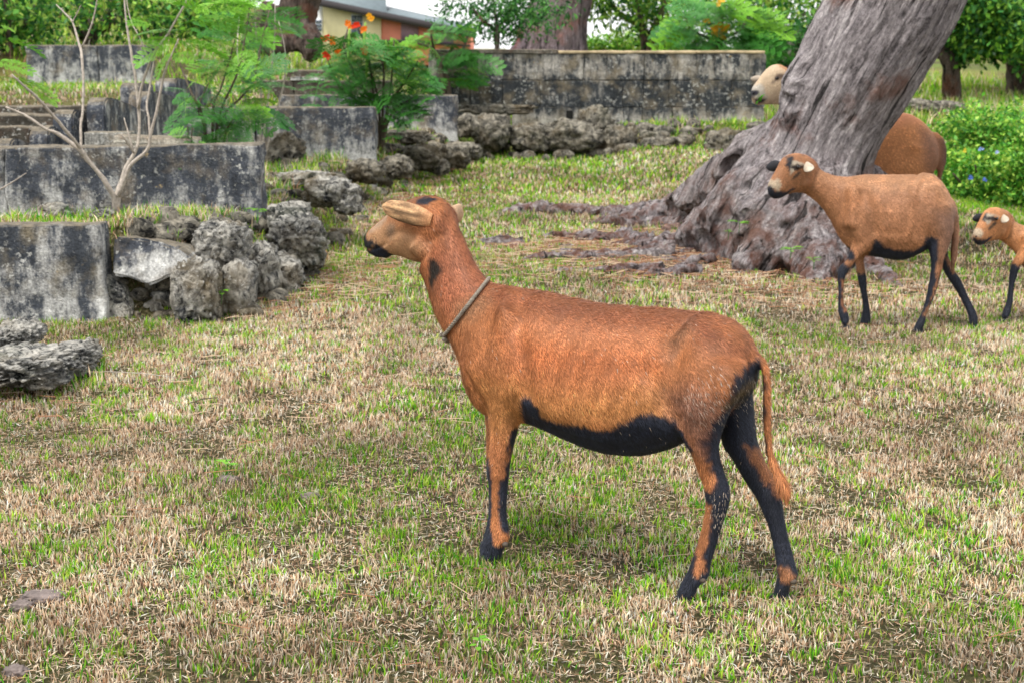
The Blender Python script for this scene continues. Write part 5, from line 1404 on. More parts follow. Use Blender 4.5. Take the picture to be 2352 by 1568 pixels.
# young sheep at the right edge
s4 = 0.79
def f4(x, y): return (2290 + (x - 1834) * 0.76, 503 + (y - 384) * 0.82)
inv = lambda X_, Y_: (X_, Y_)
legs4 = {'legs': [([(2345, 540, 2400, 540, .026), (2338, 575, 2385, 580, .028), (2327, 598, 2352, 600, .022), (2319, 622, 2340, 622, .0185), (2316, 650, 2331, 652, .0135), (2311, 690, 2327, 692, .013), (2303, 712, 2324, 712, .016), (2297, 730, 2317, 730, .016)], -.05),
                  ([(2370, 560, 2410, 560, .026), (2368, 610, 2390, 610, .02), (2366, 650, 2382, 650, .015), (2368, 690, 2382, 690, .014), (2362, 715, 2384, 715, .017), (2358, 728, 2380, 728, .017)], .045),
                  ([(2505, 550, 2548, 555, .034), (2500, 585, 2540, 585, .030), (2506, 612, 2530, 612, .02), (2508, 640, 2530, 640, .018), (2495, 690, 2512, 690, .014), (2478, 744, 2502, 744, .017)], -.05),
                  ([(2515, 552, 2552, 552, .030), (2522, 590, 2548, 590, .022), (2545, 630, 2565, 625, .018), (2565, 680, 2582, 680, .014), (2580, 736, 2600, 736, .017)], .045)],
         'patches': [([(2290, 606), (2330, 600), (2352, 608), (2360, 780), (2270, 780)], -.05, BLACK, .006, 'n'), ([(2340, 610), (2420, 610), (2420, 780), (2340, 780)], .045, BLACK, .008, 'f'),
                     ([(2480, 610), (2620, 610), (2620, 780), (2440, 780)], -.05, BLACK, .008, 'n'), ([(2480, 580), (2620, 580), (2620, 780), (2440, 780)], .045, BLACK, .008, 'f')]}
two_like('young brown sheep with black ears at the right edge, only head and foreleg in view', f4, 0.78, R(12), 7.35, R(-46), legs4,
         [(2306, 733, -.05), (2370, 731, .045), (2490, 748, -.05), (2590, 742, .045)], 9, s4, O=(0.44, 0.20, 0.085))

# sheep behind the trunk
def sheep_three():
    pl = Plane(R(6), 9.85); 
    torso = [(1840, 340, 1850, 400, .05), (1868, 300, 1875, 440, .11), (1920, 272, 1925, 470, .14), (1980, 262, 1985, 480, .17), (2035, 256, 2040, 478, .18), (2080, 259, 2085, 460, .175), (2115, 276, 2118, 430, .15), (2140, 302, 2142, 400, .11), (2153, 328, 2153, 372, .06)]
    neck = [(1790, 240, 1822, 165, .06), (1800, 262, 1838, 190, .065), (1815, 290, 1860, 220, .07), (1830, 330, 1890, 250, .085), (1850, 370, 1925, 278, .10)]
    hp = Plane(R(-8), through=pl.pt(1815, 200))
    head = [(1725, 212, 1727, 234, .018), (1729, 199, 1737, 243, .032), (1741, 183, 1752, 241, .040), (1753, 166, 1772, 241, .048), (1768, 152, 1792, 242, .060), (1787, 147, 1812, 238, .066), (1806, 156, 1828, 225, .06), (1822, 172, 1836, 208, .045)]
    legs = [([(1870, 400, 1930, 400, .05), (1880, 450, 1925, 450, .045), (1890, 500, 1915, 500, .028), (1892, 530, 1910, 530, .022), (1890, 556, 1912, 556, .026)], -.08),
            ([(1900, 420, 1950, 420, .05), (1912, 470, 1945, 470, .035), (1918, 510, 1938, 510, .024), (1918, 552, 1940, 552, .026)], .08),
            ([(2050, 360, 2140, 370, .06), (2065, 420, 2125, 425, .05), (2080, 460, 2115, 465, .035), (2088, 490, 2115, 495, .028), (2080, 530, 2100, 530, .022), (2072, 555, 2096, 555, .026)], -.08),
            ([(2060, 400, 2120, 410, .05), (2075, 460, 2105, 460, .035), (2062, 510, 2082, 510, .024), (2050, 552, 2074, 552, .026)], .08)]
    tail = [(2146, 305, .02), (2163, 325, .024), (2167, 355, .026), (2162, 385, .024), (2156, 415, .020), (2152, 440, .008)]
    patches = [([(2152, 318), (2190, 318), (2180, 460), (2140, 460), (2146, 400), (2156, 360)], 0, (0.07, 0.04, 0.035), .012, 'a'), ([(2110, 290), (2170, 320), (2170, 460), (2125, 430), (2115, 370)], -.05, (0.28, 0.13, 0.07), .05, 'a'), ([(1990, 255), (2080, 250), (2110, 275), (2040, 290)], 0, (0.42, 0.17, 0.08), .05, 'a'),
               ([(1850, 450), (2150, 450), (2150, 600), (1850, 600)], 0, (0.05, 0.035, 0.03), .03, 'a')]
    hpat = [([(1724, 210), (1742, 208), (1739, 218), (1730, 226), (1722, 226)], 0, (0.03, 0.03, 0.05), .008, 'a'), ([(1728, 226), (1757, 226), (1752, 236), (1734, 240)], 0, (0.06, 0.05, 0.05), .008, 'a'),
            ([(1722, 195), (1750, 195), (1760, 225), (1740, 228), (1722, 215)], -.03, (0.60, 0.55, 0.47), .015, 'a'), ([(1722, 205), (1741, 209), (1738, 218), (1724, 222)], -.02, (0.03, 0.03, 0.045), .006, 'a'),
            ([(1780, 143), (1820, 150), (1835, 180), (1800, 165)], 0, (0.46, 0.22, 0.10), .02, 'a'), ([(1770, 190), (1785, 172), (1805, 170), (1808, 178), (1784, 184), (1774, 196)], -.05, (0.17, 0.12, 0.09), .008, 'n')]
    ears = [((1752, 181, .045), (1724, 182, .14), (0, 0, 1), (0, -1, 0), 0.045, 0.3, (0.36, 0.30, 0.24), 'far ear'), ((1812, 185, -.06), (1822, 205, -.15), (1, 0, 0.3), (0, -1, 0), 0.055, 0.3, (0.42, 0.26, 0.15), 'near ear')]
    eyes = [((1785, 180, -.058), (.015, .009, .010))]
    nose = [((1731, 214, -.025), (.009, .008, .008))]
    r_ = sheep_from('sheep', 'pale-faced brown sheep standing behind the leaning trunk, head out left and rump out right', pl, hp, torso, neck, legs, tail, head,
               [(pl, (2100, 330, -.10), .08, (2080, 400, -.09), .07)], 0.011, (0.52, 0.22, 0.085), patches, hpat, ears, eyes, nose,
               [(1900, 560, -.08), (1928, 556, .08), (2084, 560, -.08), (2062, 556, .08)], 26000, 0.016, 0.0032, headsplit=(1812, 200), seed=13, facecol=(0.66, 0.50, 0.34))
    # leaves it is chewing
    P = hp.pt(1744, 232, -.02); rs = np.random.default_rng(2)
    V, q, t, c = blades_np(P + rs.normal(0, .014, (14, 3)), np.full(14, .05), np.full(14, .022), rs.uniform(1.0, 2.0, 14), np.tile(np.array([[0.10, 0.36, 0.03]]), (14, 1)))
    obj('leaf_sprig', np_mesh('leaf_sprig', V, [q, t], c), M['blade'], label='green leaves hanging from the mouth of the sheep behind the trunk', cat='leaves')
sheep_three()

# ------------------------------------------------------------------ plants
def frond_mesh(name, pairs=7, nl=9, plen=0.32, leafw=0.030, leafl=0.055, droop=0.25, seed=0):
    """twice-feathered leaf, length 1 along x, lying in the xy plane"""
    rs = np.random.default_rng(seed); V = []; Q = []
    def quad(a, b, w, up):
        d = b - a; s = np.cross(d, up); s = s / (np.linalg.norm(s) + 1e-9) * w / 2
        m = a + d * 0.45; k = len(V)
        V.extend([a, m + s, b, m - s]); Q.append([k, k + 1, k + 2, k + 3])
    up = np.array([0, 0, 1.0])
    def R_(t): return np.array([t, 0, -droop * t * t + 0.05 * math.sin(t * 3)])
    for i in range(8):
        a, b = R_(i / 8), R_((i + 1) / 8); d = np.array([0, .006, 0])
        k = len(V); V.extend([a - d, a + d, b + d, b - d]); Q.append([k, k + 1, k + 2, k + 3])
    for i in range(pairs):
        t = 0.18 + 0.80 * i / (pairs - 1); o = R_(t)
        L0 = plen * math.sin(0.55 + 2.1 * (i + 0.6) / pairs) * rs.uniform(.9, 1.1)
        for s in (-1, 1):
            ang = R(58 - 22 * i / pairs) * s
            d = np.array([math.cos(ang), math.sin(ang), 0.05]); 
            def pp(u): return o + d * L0 * u + np.array([0, 0, -0.16 * L0 * u * u + rs.normal(0, .002)])
            k = len(V); e = np.array([-d[1], d[0], 0]) * .004
            V.extend([o - e, o + e, pp(1) + e, pp(1) - e]); Q.append([k, k + 1, k + 2, k + 3])
            for j in range(nl):
                u = 0.12 + 0.88 * (j + .5) / nl; c = pp(u)
                for s2 in (-1, 1):
                    n = np.array([-d[1], d[0], 0]) * s2
                    tip = c + (n * 0.93 + d * 0.35) * leafl * (0.75 + 0.5 * math.sin(u * 3)) + np.array([0, 0, rs.uniform(-.012, .006)])
                    quad(c, tip, leafw, up)
            quad(pp(1), pp(1) + d * leafl * .8, leafw, up)
    return np_mesh(name, np.array(V), [np.array(Q)])

FR = [frond_mesh('leaf', 7, 9, 0.34, 0.030, 0.060, dr, s) for s, dr in ((1, .12), (2, .3), (3, .05))]
FRC = [frond_mesh('leaf', 6, 6, 0.36, 0.050, 0.075, dr, s) for s, dr in ((4, .15), (5, .35), (6, .05))]

def frond(parent, a, b, meshes, mat, roll=None, name='leaf'):
    a, b = np.array(a), np.array(b); d = b - a; Ln = np.linalg.norm(d); x = d / Ln
    up = np.array([0, 0, 1.0]); y = np.cross(up, x); y /= np.linalg.norm(y) + 1e-9; z = np.cross(x, y)
    r = (random.uniform(-.5, .9) * (1 if x[0] > 0 else -1)) if roll is None else roll
    y2 = y * math.cos(r) + z * math.sin(r); z2 = np.cross(x, y2)
    me = random.choice(meshes)
    if not me.materials: me.materials.append(mat)
    o = bpy.data.objects.new(name, me); col.objects.link(o); o.parent = parent
    if me.materials[0] != mat: o.material_slots[0].link = 'OBJECT'; o.material_slots[0].material = mat
    Mx = Matrix(((x[0], y2[0], z2[0], 0), (x[1], y2[1], z2[1], 0), (x[2], y2[2], z2[2], 0), (0, 0, 0, 1)))
    o.matrix_local = Matrix.Translation(Vector(a - np.array(parent.location))) @ Mx @ Matrix.Scale(Ln, 4)
    return o

def branch(parent, pts, rads, mat, name='branch', thorns=0, ns=8):
    V, q, t = tube(pts, rads, ns, 3, 0.25, 3)
    parts_ = [(V, q, t)]
    if thorns:
        P = catmull(np.array(pts), 6); rs = np.random.default_rng(len(pts))
        for k in range(thorns):
            p = P[rs.integers(1, len(P) - 1)]; a = rs.uniform(0, 6.28)
            d = np.array([math.cos(a), 0.4 * math.sin(a), rs.uniform(.1, .8)]); d /= np.linalg.norm(d)
            parts_.append(tube([p, p + d * 0.008, p + d * 0.017], [.0032, .002, .0004], 5, 1))
    V, F = merge(parts_)
    return obj(name, np_mesh(name, rel(V, parent), F, smooth=True), mat, parent)

# bare thorny sapling in front of the blackened wall
def sapling():
    y = 7.75; b = at_y(266, 490, y); b[2] = hz(b[0], b[1])
    root = thing('thorny_sapling', 'bare pale thorny sapling with forked stems and bright ferny leaves on the left terrace', 'sapling', tuple(b))
    def pth(pts, y0, y1): return [at_y(px, py, y0 + (y1 - y0) * k / max(1, len(pts) - 1)) for k, (px, py) in enumerate(pts)]
    B = [([(266, 492), (263, 455), (250, 432), (228, 400), (200, 365), (185, 346), (130, 306), (107, 298), (54, 264), (13, 246)], 7.75, 7.55, [.026, .020, .017, .0155, .0145, .0145, .0115, .0105, .009, .006], 12),
         ([(186, 346), (175, 330), (145, 293), (115, 258), (89, 228), (62, 204), (27, 172)], 7.66, 7.3, [.012, .011, .0105, .0095, .009, .0075, .005], 10),
         ([(187, 350), (185, 295), (190, 255), (192, 188), (188, 134), (185, 113), (177, 86), (166, 51), (150, 32), (129, 11)], 7.66, 7.9, [.010, .009, .0085, .0085, .0085, .008, .0075, .006, .005, .003], 22),
         ([(186, 113), (204, 75), (215, 40), (223, 0), (228, -40)], 7.84, 7.8, [.0065, .006, .005, .004, .003], 8),
         ([(268, 480), (272, 440), (279, 419), (290, 384), (309, 352), (319, 317), (319, 255), (310, 175), (301, 121), (293, 75), (287, 20), (284, -40)], 7.75, 7.95, [.024, .020, .0175, .015, .013, .0115, .0105, .0095, .0085, .0075, .006, .005], 10),
         ([(318, 250), (325, 201), (338, 161), (355, 121), (384, 81), (403, 48), (430, 0), (445, -40)], 7.85, 7.7, [.009, .0095, .009, .0085, .0075, .007, .006, .005], 14),
         ([(272, 452), (290, 403), (303, 376), (338, 346), (346, 309), (360, 255), (373, 188), (381, 158), (398, 118), (410, 90)], 7.72, 7.6, [.015, .014, .0125, .0115, .010, .009, .008, .007, .005, .004], 16),
         ([(344, 318), (341, 269), (337, 242), (344, 201), (352, 148), (357, 118)], 7.7, 7.8, [.008, .0075, .007, .0065, .006, .004], 12),
         ([(341, 137), (322, 89), (303, 54), (293, 16), (290, -20)], 7.82, 7.9, [.005, .0045, .004, .003, .002], 4),
         ([(308, 352), (294, 330), (279, 309)], 7.78, 7.7, [.008, .007, .004], 0), ([(306, 345), (296, 310), (285, 271)], 7.78, 7.8, [.007, .006, .003], 0),
         ([(166, 51), (178, 30), (186, 12)], 7.88, 7.85, [.0035, .003, .0015], 2),
         ([(0, 436), (30, 418), (60, 398)], 7.3, 7.25, [.005, .004, .002], 0)]
    for pts, y0, y1, rr, th in B: branch(root, pth(pts, y0, y1), [r_ * .82 for r_ in rr], M['twig'], thorns=th)
    S_ = [((430, 22), (558, 14)), ((425, 42), (325, 40)), ((440, 45), (548, 55)), ((418, 72), (328, 74)), ((450, 58), (580, 44)), ((440, 82), (590, 108)), ((402, 98), (312, 128)), ((400, 106), (505, 96)),
          ((396, 118), (352, 164)), ((430, 92), (515, 116)), ((470, 108), (562, 152)), ((452, 62), (402, 80)), ((460, 8), (565, 0)), ((470, 28), (545, -12)), ((405, 60), (470, 42)), ((392, 128), (440, 135)), ((425, 15), (350, -5)), ((300, 90), (365, 100)), ((560, 30), (640, 52)), ((540, 60), (625, 92)), ((520, 85), (600, 128)), ((480, 40), (420, -8)), ((500, 20), (585, 30)), ((450, 120), (530, 140)), ((470, 70), (540, 84)), ((350, 60), (300, 50)), ((510, 5), (600, -8)), ((415, 95), (350, 92)),
          ((5, 90), (96, 104)), ((0, 150), (90, 168)), ((10, 160), (102, 200)), ((20, 180), (122, 222)), ((-2, 60), (30, 68)), ((-14, 140), (66, 158)), ((-20, 175), (60, 190)), ((4, 232), (-40, 250)), ((10, 205), (-30, 225))]
    for k, (a, c) in enumerate(S_):
        y0 = 7.7 + random.uniform(-.1, .1); frond(root, at_y(*a, y0), at_y(*c, y0 + random.uniform(-.12, .1)), FR, M['leaf'])
sapling()

def shrub(name, label, cat, base_px, y, stems, N, box, Lr, meshes, mats, flip=0.5, seed=0, smat=None, dy=0.5, srad=0.010, upw=0.0):
    rs = np.random.default_rng(seed); random.seed(seed)
    b = at_y(*base_px, y); b[2] = hz(b[0], b[1])
    root = thing(name, label, cat, tuple(b)); tips = []
    for st in stems:
        pts = [b - np.array([0, 0, .05])] + [at_y(px, py, y + rs.uniform(-dy, dy) * 0.4 * (k + 1) / len(st)) for k, (px, py) in enumerate(st)]
        branch(root, pts, np.linspace(srad, srad * 0.4, len(pts)), smat or M['stem']); tips += [(st_, p) for st_, p in zip(st, pts[1:])]
    allp = np.array([p for _, p in tips])
    x0, y0, x1, y1 = box
    for k in range(N):
        for _ in range(20):
            px, py = rs.uniform(x0, x1), rs.uniform(y0, y1)
            if ((px - (x0 + x1) / 2) / ((x1 - x0) / 2)) ** 2 + ((py - (y0 + y1) / 2) / ((y1 - y0) / 2)) ** 2 < 1.05: break
        tip = at_y(px, py, y + rs.uniform(-dy, dy))
        o = allp[np.argmin(np.linalg.norm(allp - tip, axis=1) + rs.uniform(0, .1, len(allp)))]
        v = tip - o; Lk = rs.uniform(*Lr)
        d = v / (np.linalg.norm(v) + 1e-9); d[2] = d[2] * 0.4 + upw; d /= np.linalg.norm(d)
        frond(root, tip - d * Lk * .6, tip + d * Lk * .4, meshes, mats[int(rs.random() * len(mats))])
    return root

shrub('leafy_shrub', 'bright green ferny shrub growing between the blackened wall and the next wall, behind the sapling', 'shrub', (480, 330), 9.6,
      [[(470, 285), (440, 215), (414, 150), (403, 118)], [(489, 255), (505, 210), (524, 150), (540, 90)], [(500, 280), (543, 175), (564, 80), (577, -20)], [(500, 290), (575, 200), (600, 100), (620, 20)], [(470, 300), (455, 250), (480, 190)], [(520, 300), (560, 260)]],
      66, (392, 125, 650, 338), (.20, .33), FR, [M['leaf_dark']] * 4 + [M['leaf']], seed=3, dy=.35)
shrub('leafy_shrub', 'taller thin ferny shrub with pale stems behind the terrace shrub, reaching the top edge', 'shrub', (590, 260), 12.0,
      [[(600, 180), (590, 100), (585, 20), (580, -40)], [(620, 190), (630, 100), (632, 0)], [(560, 200), (545, 120), (550, 40)], [(650, 200), (655, 120), (640, 50)]],
      34, (500, -20, 680, 190), (.30, .50), FR, [M['leaf'], M['leaf_dark']], seed=5, dy=.5, smat=M['twig'])
shrub('low_leafy_plant', 'small drooping ferny plant hanging over the top of the blackened wall', 'plant', (432, 322), 8.75,
      [[(432, 310), (430, 296)], [(440, 312), (446, 300)]], 9, (398, 296, 474, 366), (.18, .26), FR, [M['leaf'], M['leaf_dark']], seed=6, dy=.15, srad=.005)

def flowers(root, spots, y, cols, size=0.05, name='flower'):
    for k, (px, py) in enumerate(spots):
        P = at_y(px, py, y + random.uniform(-.2, .2)); c = cols[k % len(cols)]
        V = []; Q = []; C = []
        for q in range(3):
            o = P + np.array([random.uniform(-.5, .5), random.uniform(-.5, .5), random.uniform(-.5, .5)]) * size * 1.5
            for p in range(5):
                a = p * 1.2566 + random.random(); d = np.array([math.cos(a), -0.5, math.sin(a)]) * size * random.uniform(.7, 1.1)
                s = np.cross(d, [0, 1, 0]); s = s / np.linalg.norm(s) * size * .45; n = len(V)
                V.extend([o, o + d * .6 + s, o + d, o + d * .6 - s]); Q.append([n, n + 1, n + 2, n + 3]); C.extend([c] * 4)
        obj(name, np_mesh(name, rel(np.array(V), root), [np.array(Q)], np.array(C)), M['crown'], root)
red, ora, yel = (0.75, 0.05, 0.015), (0.85, 0.22, 0.02), (0.85, 0.42, 0.02)
s3 = shrub('flowering_shrub', 'dark green feathery shrub with red and orange flowers in front of the far wall', 'shrub', (872, 305), 14.3,
      [[(860, 250), (820, 180), (790, 110), (801, 62)], [(870, 240), (850, 160), (835, 116)], [(880, 230), (880, 150), (858, 107)], [(890, 250), (930, 190), (960, 140)], [(850, 260), (780, 200), (750, 130)], [(890, 260), (900, 170), (905, 90)], [(860, 240), (845, 120), (822, 66)], [(900, 260), (960, 220)]],
      96, (700, 92, 985, 275), (.36, .58), FRC, [M['leaf_dark']] * 6 + [M['leaf']], seed=8, dy=.6, srad=.016)
flowers(s3, [(801, 57), (819, 64), (749, 87), (762, 94), (750, 125), (835, 116), (858, 107), (832, 72), (853, 41), (775, 122)], 14.2, [ora, red, red, ora, red, red, red, ora, yel, ora], 0.034)
for px, a, b in ((836, 118, 52), (842, 180, 105), (800, 140, 66), (884, 160, 92)):
    branch(s3, [at_y(px, a, 14.2), at_y(px + 1, (a + b) / 2, 14.2), at_y(px + 3, b, 14.2)], [.012, .016, .008], m_plain('seed_spike', (0.20, 0.38, 0.06), 0.7))
shrub('small_tree', 'thin olive-leaved young tree against the left end of the block wall', 'tree', (1032, 215), 18.3,
      [[(1031, 200), (1018, 160), (1000, 125), (990, 80)], [(1030, 190), (1012, 150), (1040, 110)], [(1020, 165), (1060, 120), (1075, 80)], [(1005, 130), (960, 100)]],
      44, (935, 50, 1112, 205), (.34, .50), FRC, [M['leaf_dark'], M['leaf_dark'], M['leaf']], seed=10, dy=.6, srad=.035, smat=M['bark2'] if False else M['stem'])
ys_ = shrub('flowering_shrub', 'green shrub with yellow flowers behind the right part of the block wall', 'shrub', (1650, 140), 21.5,
      [[(1650, 100), (1640, 70), (1610, 40)], [(1655, 100), (1660, 50), (1655, 5)], [(1650, 110), (1700, 70), (1720, 30)], [(1640, 110), (1590, 70), (1570, 30)], [(1650, 120), (1620, 20)]],
      85, (1530, 5, 1780, 135), (.5, .8), FRC, [M['leaf'], M['leaf_dark'], M['leaf_dark']], seed=12, dy=.8, srad=.03)
flowers(ys_, [(1640, 60), (1652, 62), (1643, 74), (1664, 74), (1655, 82), (1640, 80), (1618, 48), (1655, 5), (1668, 66)], 21.0, [yel, yel, yel, (.85, .5, .05)], 0.05)

# crowns made of many single leaves gathered in clumps
def crown(root, centres, n, lsize, cols, seed=0, elong=2.2, name='crown', flat=0.6):
    rs = np.random.default_rng(seed)
    cs = np.array([c[:3] for c in centres]); rad = np.array([c[3] for c in centres])
    k = rs.choice(len(cs), n, p=rad ** 2 / (rad ** 2).sum())
    # sub-clumps
    sub = rs.normal(0, 1, (len(cs), 16, 3)); sub /= np.linalg.norm(sub, axis=2)[..., None]; sub *= rs.uniform(.35, 1, (len(cs), 16, 1))
    j = rs.integers(0, 16, n)
    P = cs[k] + rad[k][:, None] * (sub[k, j] * np.array([1, 1, flat]) + rs.normal(0, 0.17, (n, 3)))
    d = rs.normal(0, 1, (n, 3)); d[:, 2] -= 0.4; d /= np.linalg.norm(d, axis=1)[:, None]
    u = rs.normal(0, 1, (n, 3)) * 0.6 + np.array([0, 0, 1.0]); s = np.cross(d, u); s /= np.linalg.norm(s, axis=1)[:, None]
    L_ = lsize * rs.uniform(.6, 1.3, n)[:, None]; W = L_ / elong / 2
    V = np.stack([P, P + d * L_ * .5 + s * W, P + d * L_, P + d * L_ * .5 - s * W], 1).reshape(-1, 3)
    C = np.array(cols)[rs.integers(0, len(cols), n)] * rs.uniform(.6, 1.3, (n, 1)) * (0.75 + 0.5 * rs.random((len(cs), 16))[k, j])[:, None]
    b = np.arange(n) * 4
    return obj(name, np_mesh(name, V - np.array(root.location), [np.stack([b, b + 1, b + 2, b + 3], -1)], np.repeat(np.clip(C, .005, .8), 4, axis=0)), M['crown'], root)

LG = [(0.18, 0.42, 0.04), (0.30, 0.55, 0.07), (0.10, 0.28, 0.04), (0.40, 0.55, 0.10)]
DG = [(0.03, 0.14, 0.03), (0.06, 0.22, 0.04), (0.02, 0.09, 0.02), (0.10, 0.28, 0.05)]
def tree(name, label, base_px, y, stems, blobs, n, ls, cols, seed, srad=.07, smat=None, cat='tree', elong=2.2, z=None):
    b = at_y(*base_px, y); b[2] = hz(b[0], b[1]) if z is None else z
    root = thing(name, label, cat, tuple(b)); rs = np.random.default_rng(seed)
    for st in stems:
        pts = [b - np.array([0, 0, .1])] + [at_y(px, py, y + rs.uniform(-.3, .3)) for px, py in st]
        V, q, t = tube(pts, np.linspace(srad, srad * .4, len(pts)), 10, 4, .25, seed); V = V - b
        obj('trunk' if st is stems[0] else 'branch', np_mesh('trunk', V, [q, t], smooth=True, extra=V), smat or M['bark2'], root)
    cs = []
    for px, py, dyy, r in blobs:
        p = at_y(px, py, y + dyy); cs.append((p[0], p[1], p[2], r))
    crown(root, cs, n, ls, cols, seed, elong)
    return root

tree('multi_stem_tree', 'multi-stemmed small tree on the green slope at the upper left', (205, 118), 22, [[(200, 90), (190, 40), (170, -30)], [(205, 80), (215, 20), (225, -50)], [(212, 90), (245, 40), (270, -40)], [(196, 95), (165, 60), (130, 10)], [(210, 88), (255, 55), (310, 25)]],
     [(170, -10, 0, 1.1), (250, -5, .5, 1.1), (90, 0, 0, .9), (330, 10, 0, .8), (300, -20, .4, .9), (210, 30, -.5, .5), (390, 30, .4, .5)], 3900, .11, DG + LG, 21, .09)
tree('leafy_bush', 'loose dark green bush at the upper left corner behind the terrace', (20, 125), 20, [[(20, 80), (15, 20), (0, -40)], [(30, 90), (60, 50), (80, 10)]], [(10, 20, 0, .9), (60, 45, .3, .7), (-40, 60, 0, .8), (100, 70, .3, .5), (20, 85, 0, .5)], 2600, .12, DG + LG, 22, .05, cat='bush')
tree('leafy_bush', 'light green feathery growth on the slope above the furthest left wall', (360, 125), 23, [[(362, 90), (350, 40), (340, 0)], [(365, 90), (400, 50), (430, 10)]], [(420, 30, 0, .8), (470, 20, .3, .8), (350, 60, 0, .5), (520, 40, 0, .6), (460, 70, 0, .4)], 2600, .11, DG + LG, 23, .04, cat='bush')
tree('slender_tree', 'fine-leaved slender tree in front of the sky right of the house', (1142, 125), 21, [[(1142, 95), (1140, 50), (1130, -20)], [(1144, 80), (1170, 40), (1185, -20)], [(1140, 90), (1110, 50), (1080, 10)]],
     [(1110, 10, 0, .75), (1170, 5, .3, .8), (1060, 25, 0, .45), (1140, 45, -.3, .45), (1185, 50, 0, .35), (1100, 65, 0, .3), (1230, -5, 0, .7), (1260, 30, -.5, .4), (1160, 85, 0, .25)], 3900, .085, DG, 24, .035, elong=2.6)
tree('background_tree', 'airy green tree in front of the sky, just right of the thick purplish trunk', (1490, 130), 27, [[(1480, 100), (1470, 40), (1450, -40)], [(1495, 90), (1520, 30), (1540, -40)], [(1484, 80), (1420, 30), (1390, -20)]],
     [(1400, -10, 0, .8), (1460, 10, 0, 1.0), (1530, 15, .3, 1.0), (1500, 60, 0, .7), (1440, -30, 0, 1.0), (1560, 60, 0, .7), (1370, 10, 0, .4)], 4200, .12, LG + DG[:2], 25, .09)
tree('background_tree', 'pale green loose tree behind the yellow-flowering shrub', (1720, 140), 29, [[(1715, 100), (1700, 40), (1690, -40)], [(1725, 100), (1750, 40), (1780, -40)]],
     [(1640, 0, 0, 1.2), (1720, 20, 0, 1.3), (1780, 40, 0, 1.1), (1840, 20, 0, 1.2), (1800, -20, 0, 1.2), (1700, 80, 0, 1.0), (1790, 95, 0, .9), (1860, 90, 0, .8)], 5200, .14, LG + DG[:1], 26, .1)
tree('leafy_bush', 'dusky green bush closing the gap between the block wall and the leaning trunk', (1800, 200), 24, [[(1800, 170), (1790, 130)], [(1805, 170), (1830, 120)]], [(1780, 130, 0, .7), (1820, 150, 0, .7), (1850, 110, 0, .7), (1790, 170, 0, .5)], 3600, .12, DG + [(0.12, .12, .09)], 27, .05, cat='bush')
tree('forked_tree', 'forked dark-leaved tree with exposed roots on the slope right of the trunk', (2190, 228), 25, [[(2185, 160), (2182, 120), (2190, 60), (2195, 0)], [(2183, 150), (2150, 110), (2125, 60)], [(2186, 150), (2225, 70), (2260, 20)]],
     [(2200, 20, 0, 1.2), (2270, 40, -.5, 1.1), (2340, 30, 0, 1.2), (2300, 90, -.6, .7), (2180, 80, 0, .5), (2380, 70, 0, 1.0), (2240, -20, 0, 1.3), (2230, 110, -.4, .5), (2350, 110, -.4, .6)], 12000, .12, DG + LG[:2], 28, .17, elong=1.8)
tree('dark_tree', 'dark leaning tree trunk at the upper right corner', (2360, 150), 27, [[(2340, 110), (2310, 60), (2280, 10)], [(2350, 110), (2352, 50), (2360, -20)]], [(2400, 0, 0, 1.5), (2330, -20, 0, 1.2)], 4000, .18, DG, 29, .32)
tree('back_hedge_bush', 'low bright green hedge just visible over the block wall, right of the purplish trunk', (1420, 150), 30, [[(1420, 130), (1420, 110)], [(1400, 130), (1380, 110)]], [(1360, 112, 0, .45), (1410, 108, 0, .45), (1460, 108, 0, .5), (1340, 115, 0, .4), (1500, 112, 0, .5), (1550, 110, 0, .5)], 5200, .10, LG, 30, .05, cat='hedge')
# lush low bush with blue and yellow flowers at the right
bb = tree('flowering_bush', 'lush bright green bush with tiny blue and yellow flowers at the right edge', (2260, 480), 12.3, [[(2250, 440), (2240, 380)], [(2270, 440), (2300, 380)], [(2230, 450), (2190, 400)]],
     [(2200, 330, .9, .34), (2260, 320, .9, .36), (2320, 330, .6, .36), (2370, 330, .8, .4), (2190, 390, .2, .28), (2240, 395, .1, .32), (2300, 400, 0, .34), (2360, 400, .1, .36), (2205, 440, -.1, .24), (2260, 445, -.2, .26), (2320, 450, -.2, .28), (2380, 450, -.2, .3), (2240, 285, 1.8, .34), (2310, 285, 1.8, .34), (2390, 300, 1.2, .4)],
     22000, .046, [(0.10, 0.34, 0.03), (0.20, 0.46, 0.05), (0.06, 0.22, 0.03), (0.34, 0.52, 0.07)], 31, .02, M['stem'], cat='bush', elong=1.7)
flowers(bb, [(2252, 343), (2290, 352), (2214, 345), (2262, 412), (2228, 408)], 11.9, [(0.35, .5, .85), (.5, .62, .9), (.85, .75, .08), (.15, .25, .8), (.15, .25, .8)], 0.015)
# bright grassy growth on the slope to the right
sp = []
rs = np.random.default_rng(44)
for k in range(220): sp.append((rs.uniform(3.2, 9.5), rs.uniform(19, 30), 60, 0.30, 0.6))
for k in range(60): sp.append((rs.uniform(3.6, 7.5), rs.uniform(13.5, 18.5), 60, 0.16, 0.35))
for k in range(120): sp.append((rs.uniform(-9, -1.8), rs.uniform(19.4, 32), 50, 0.28, 0.6))
for k in range(40): sp.append((rs.uniform(-7.5, -3.1), rs.uniform(15.2, 18.8), 40, 0.12, 0.35))
tufts('meadow_grass', sp, 'long green grass on the slopes behind the walls and beyond the trunk')

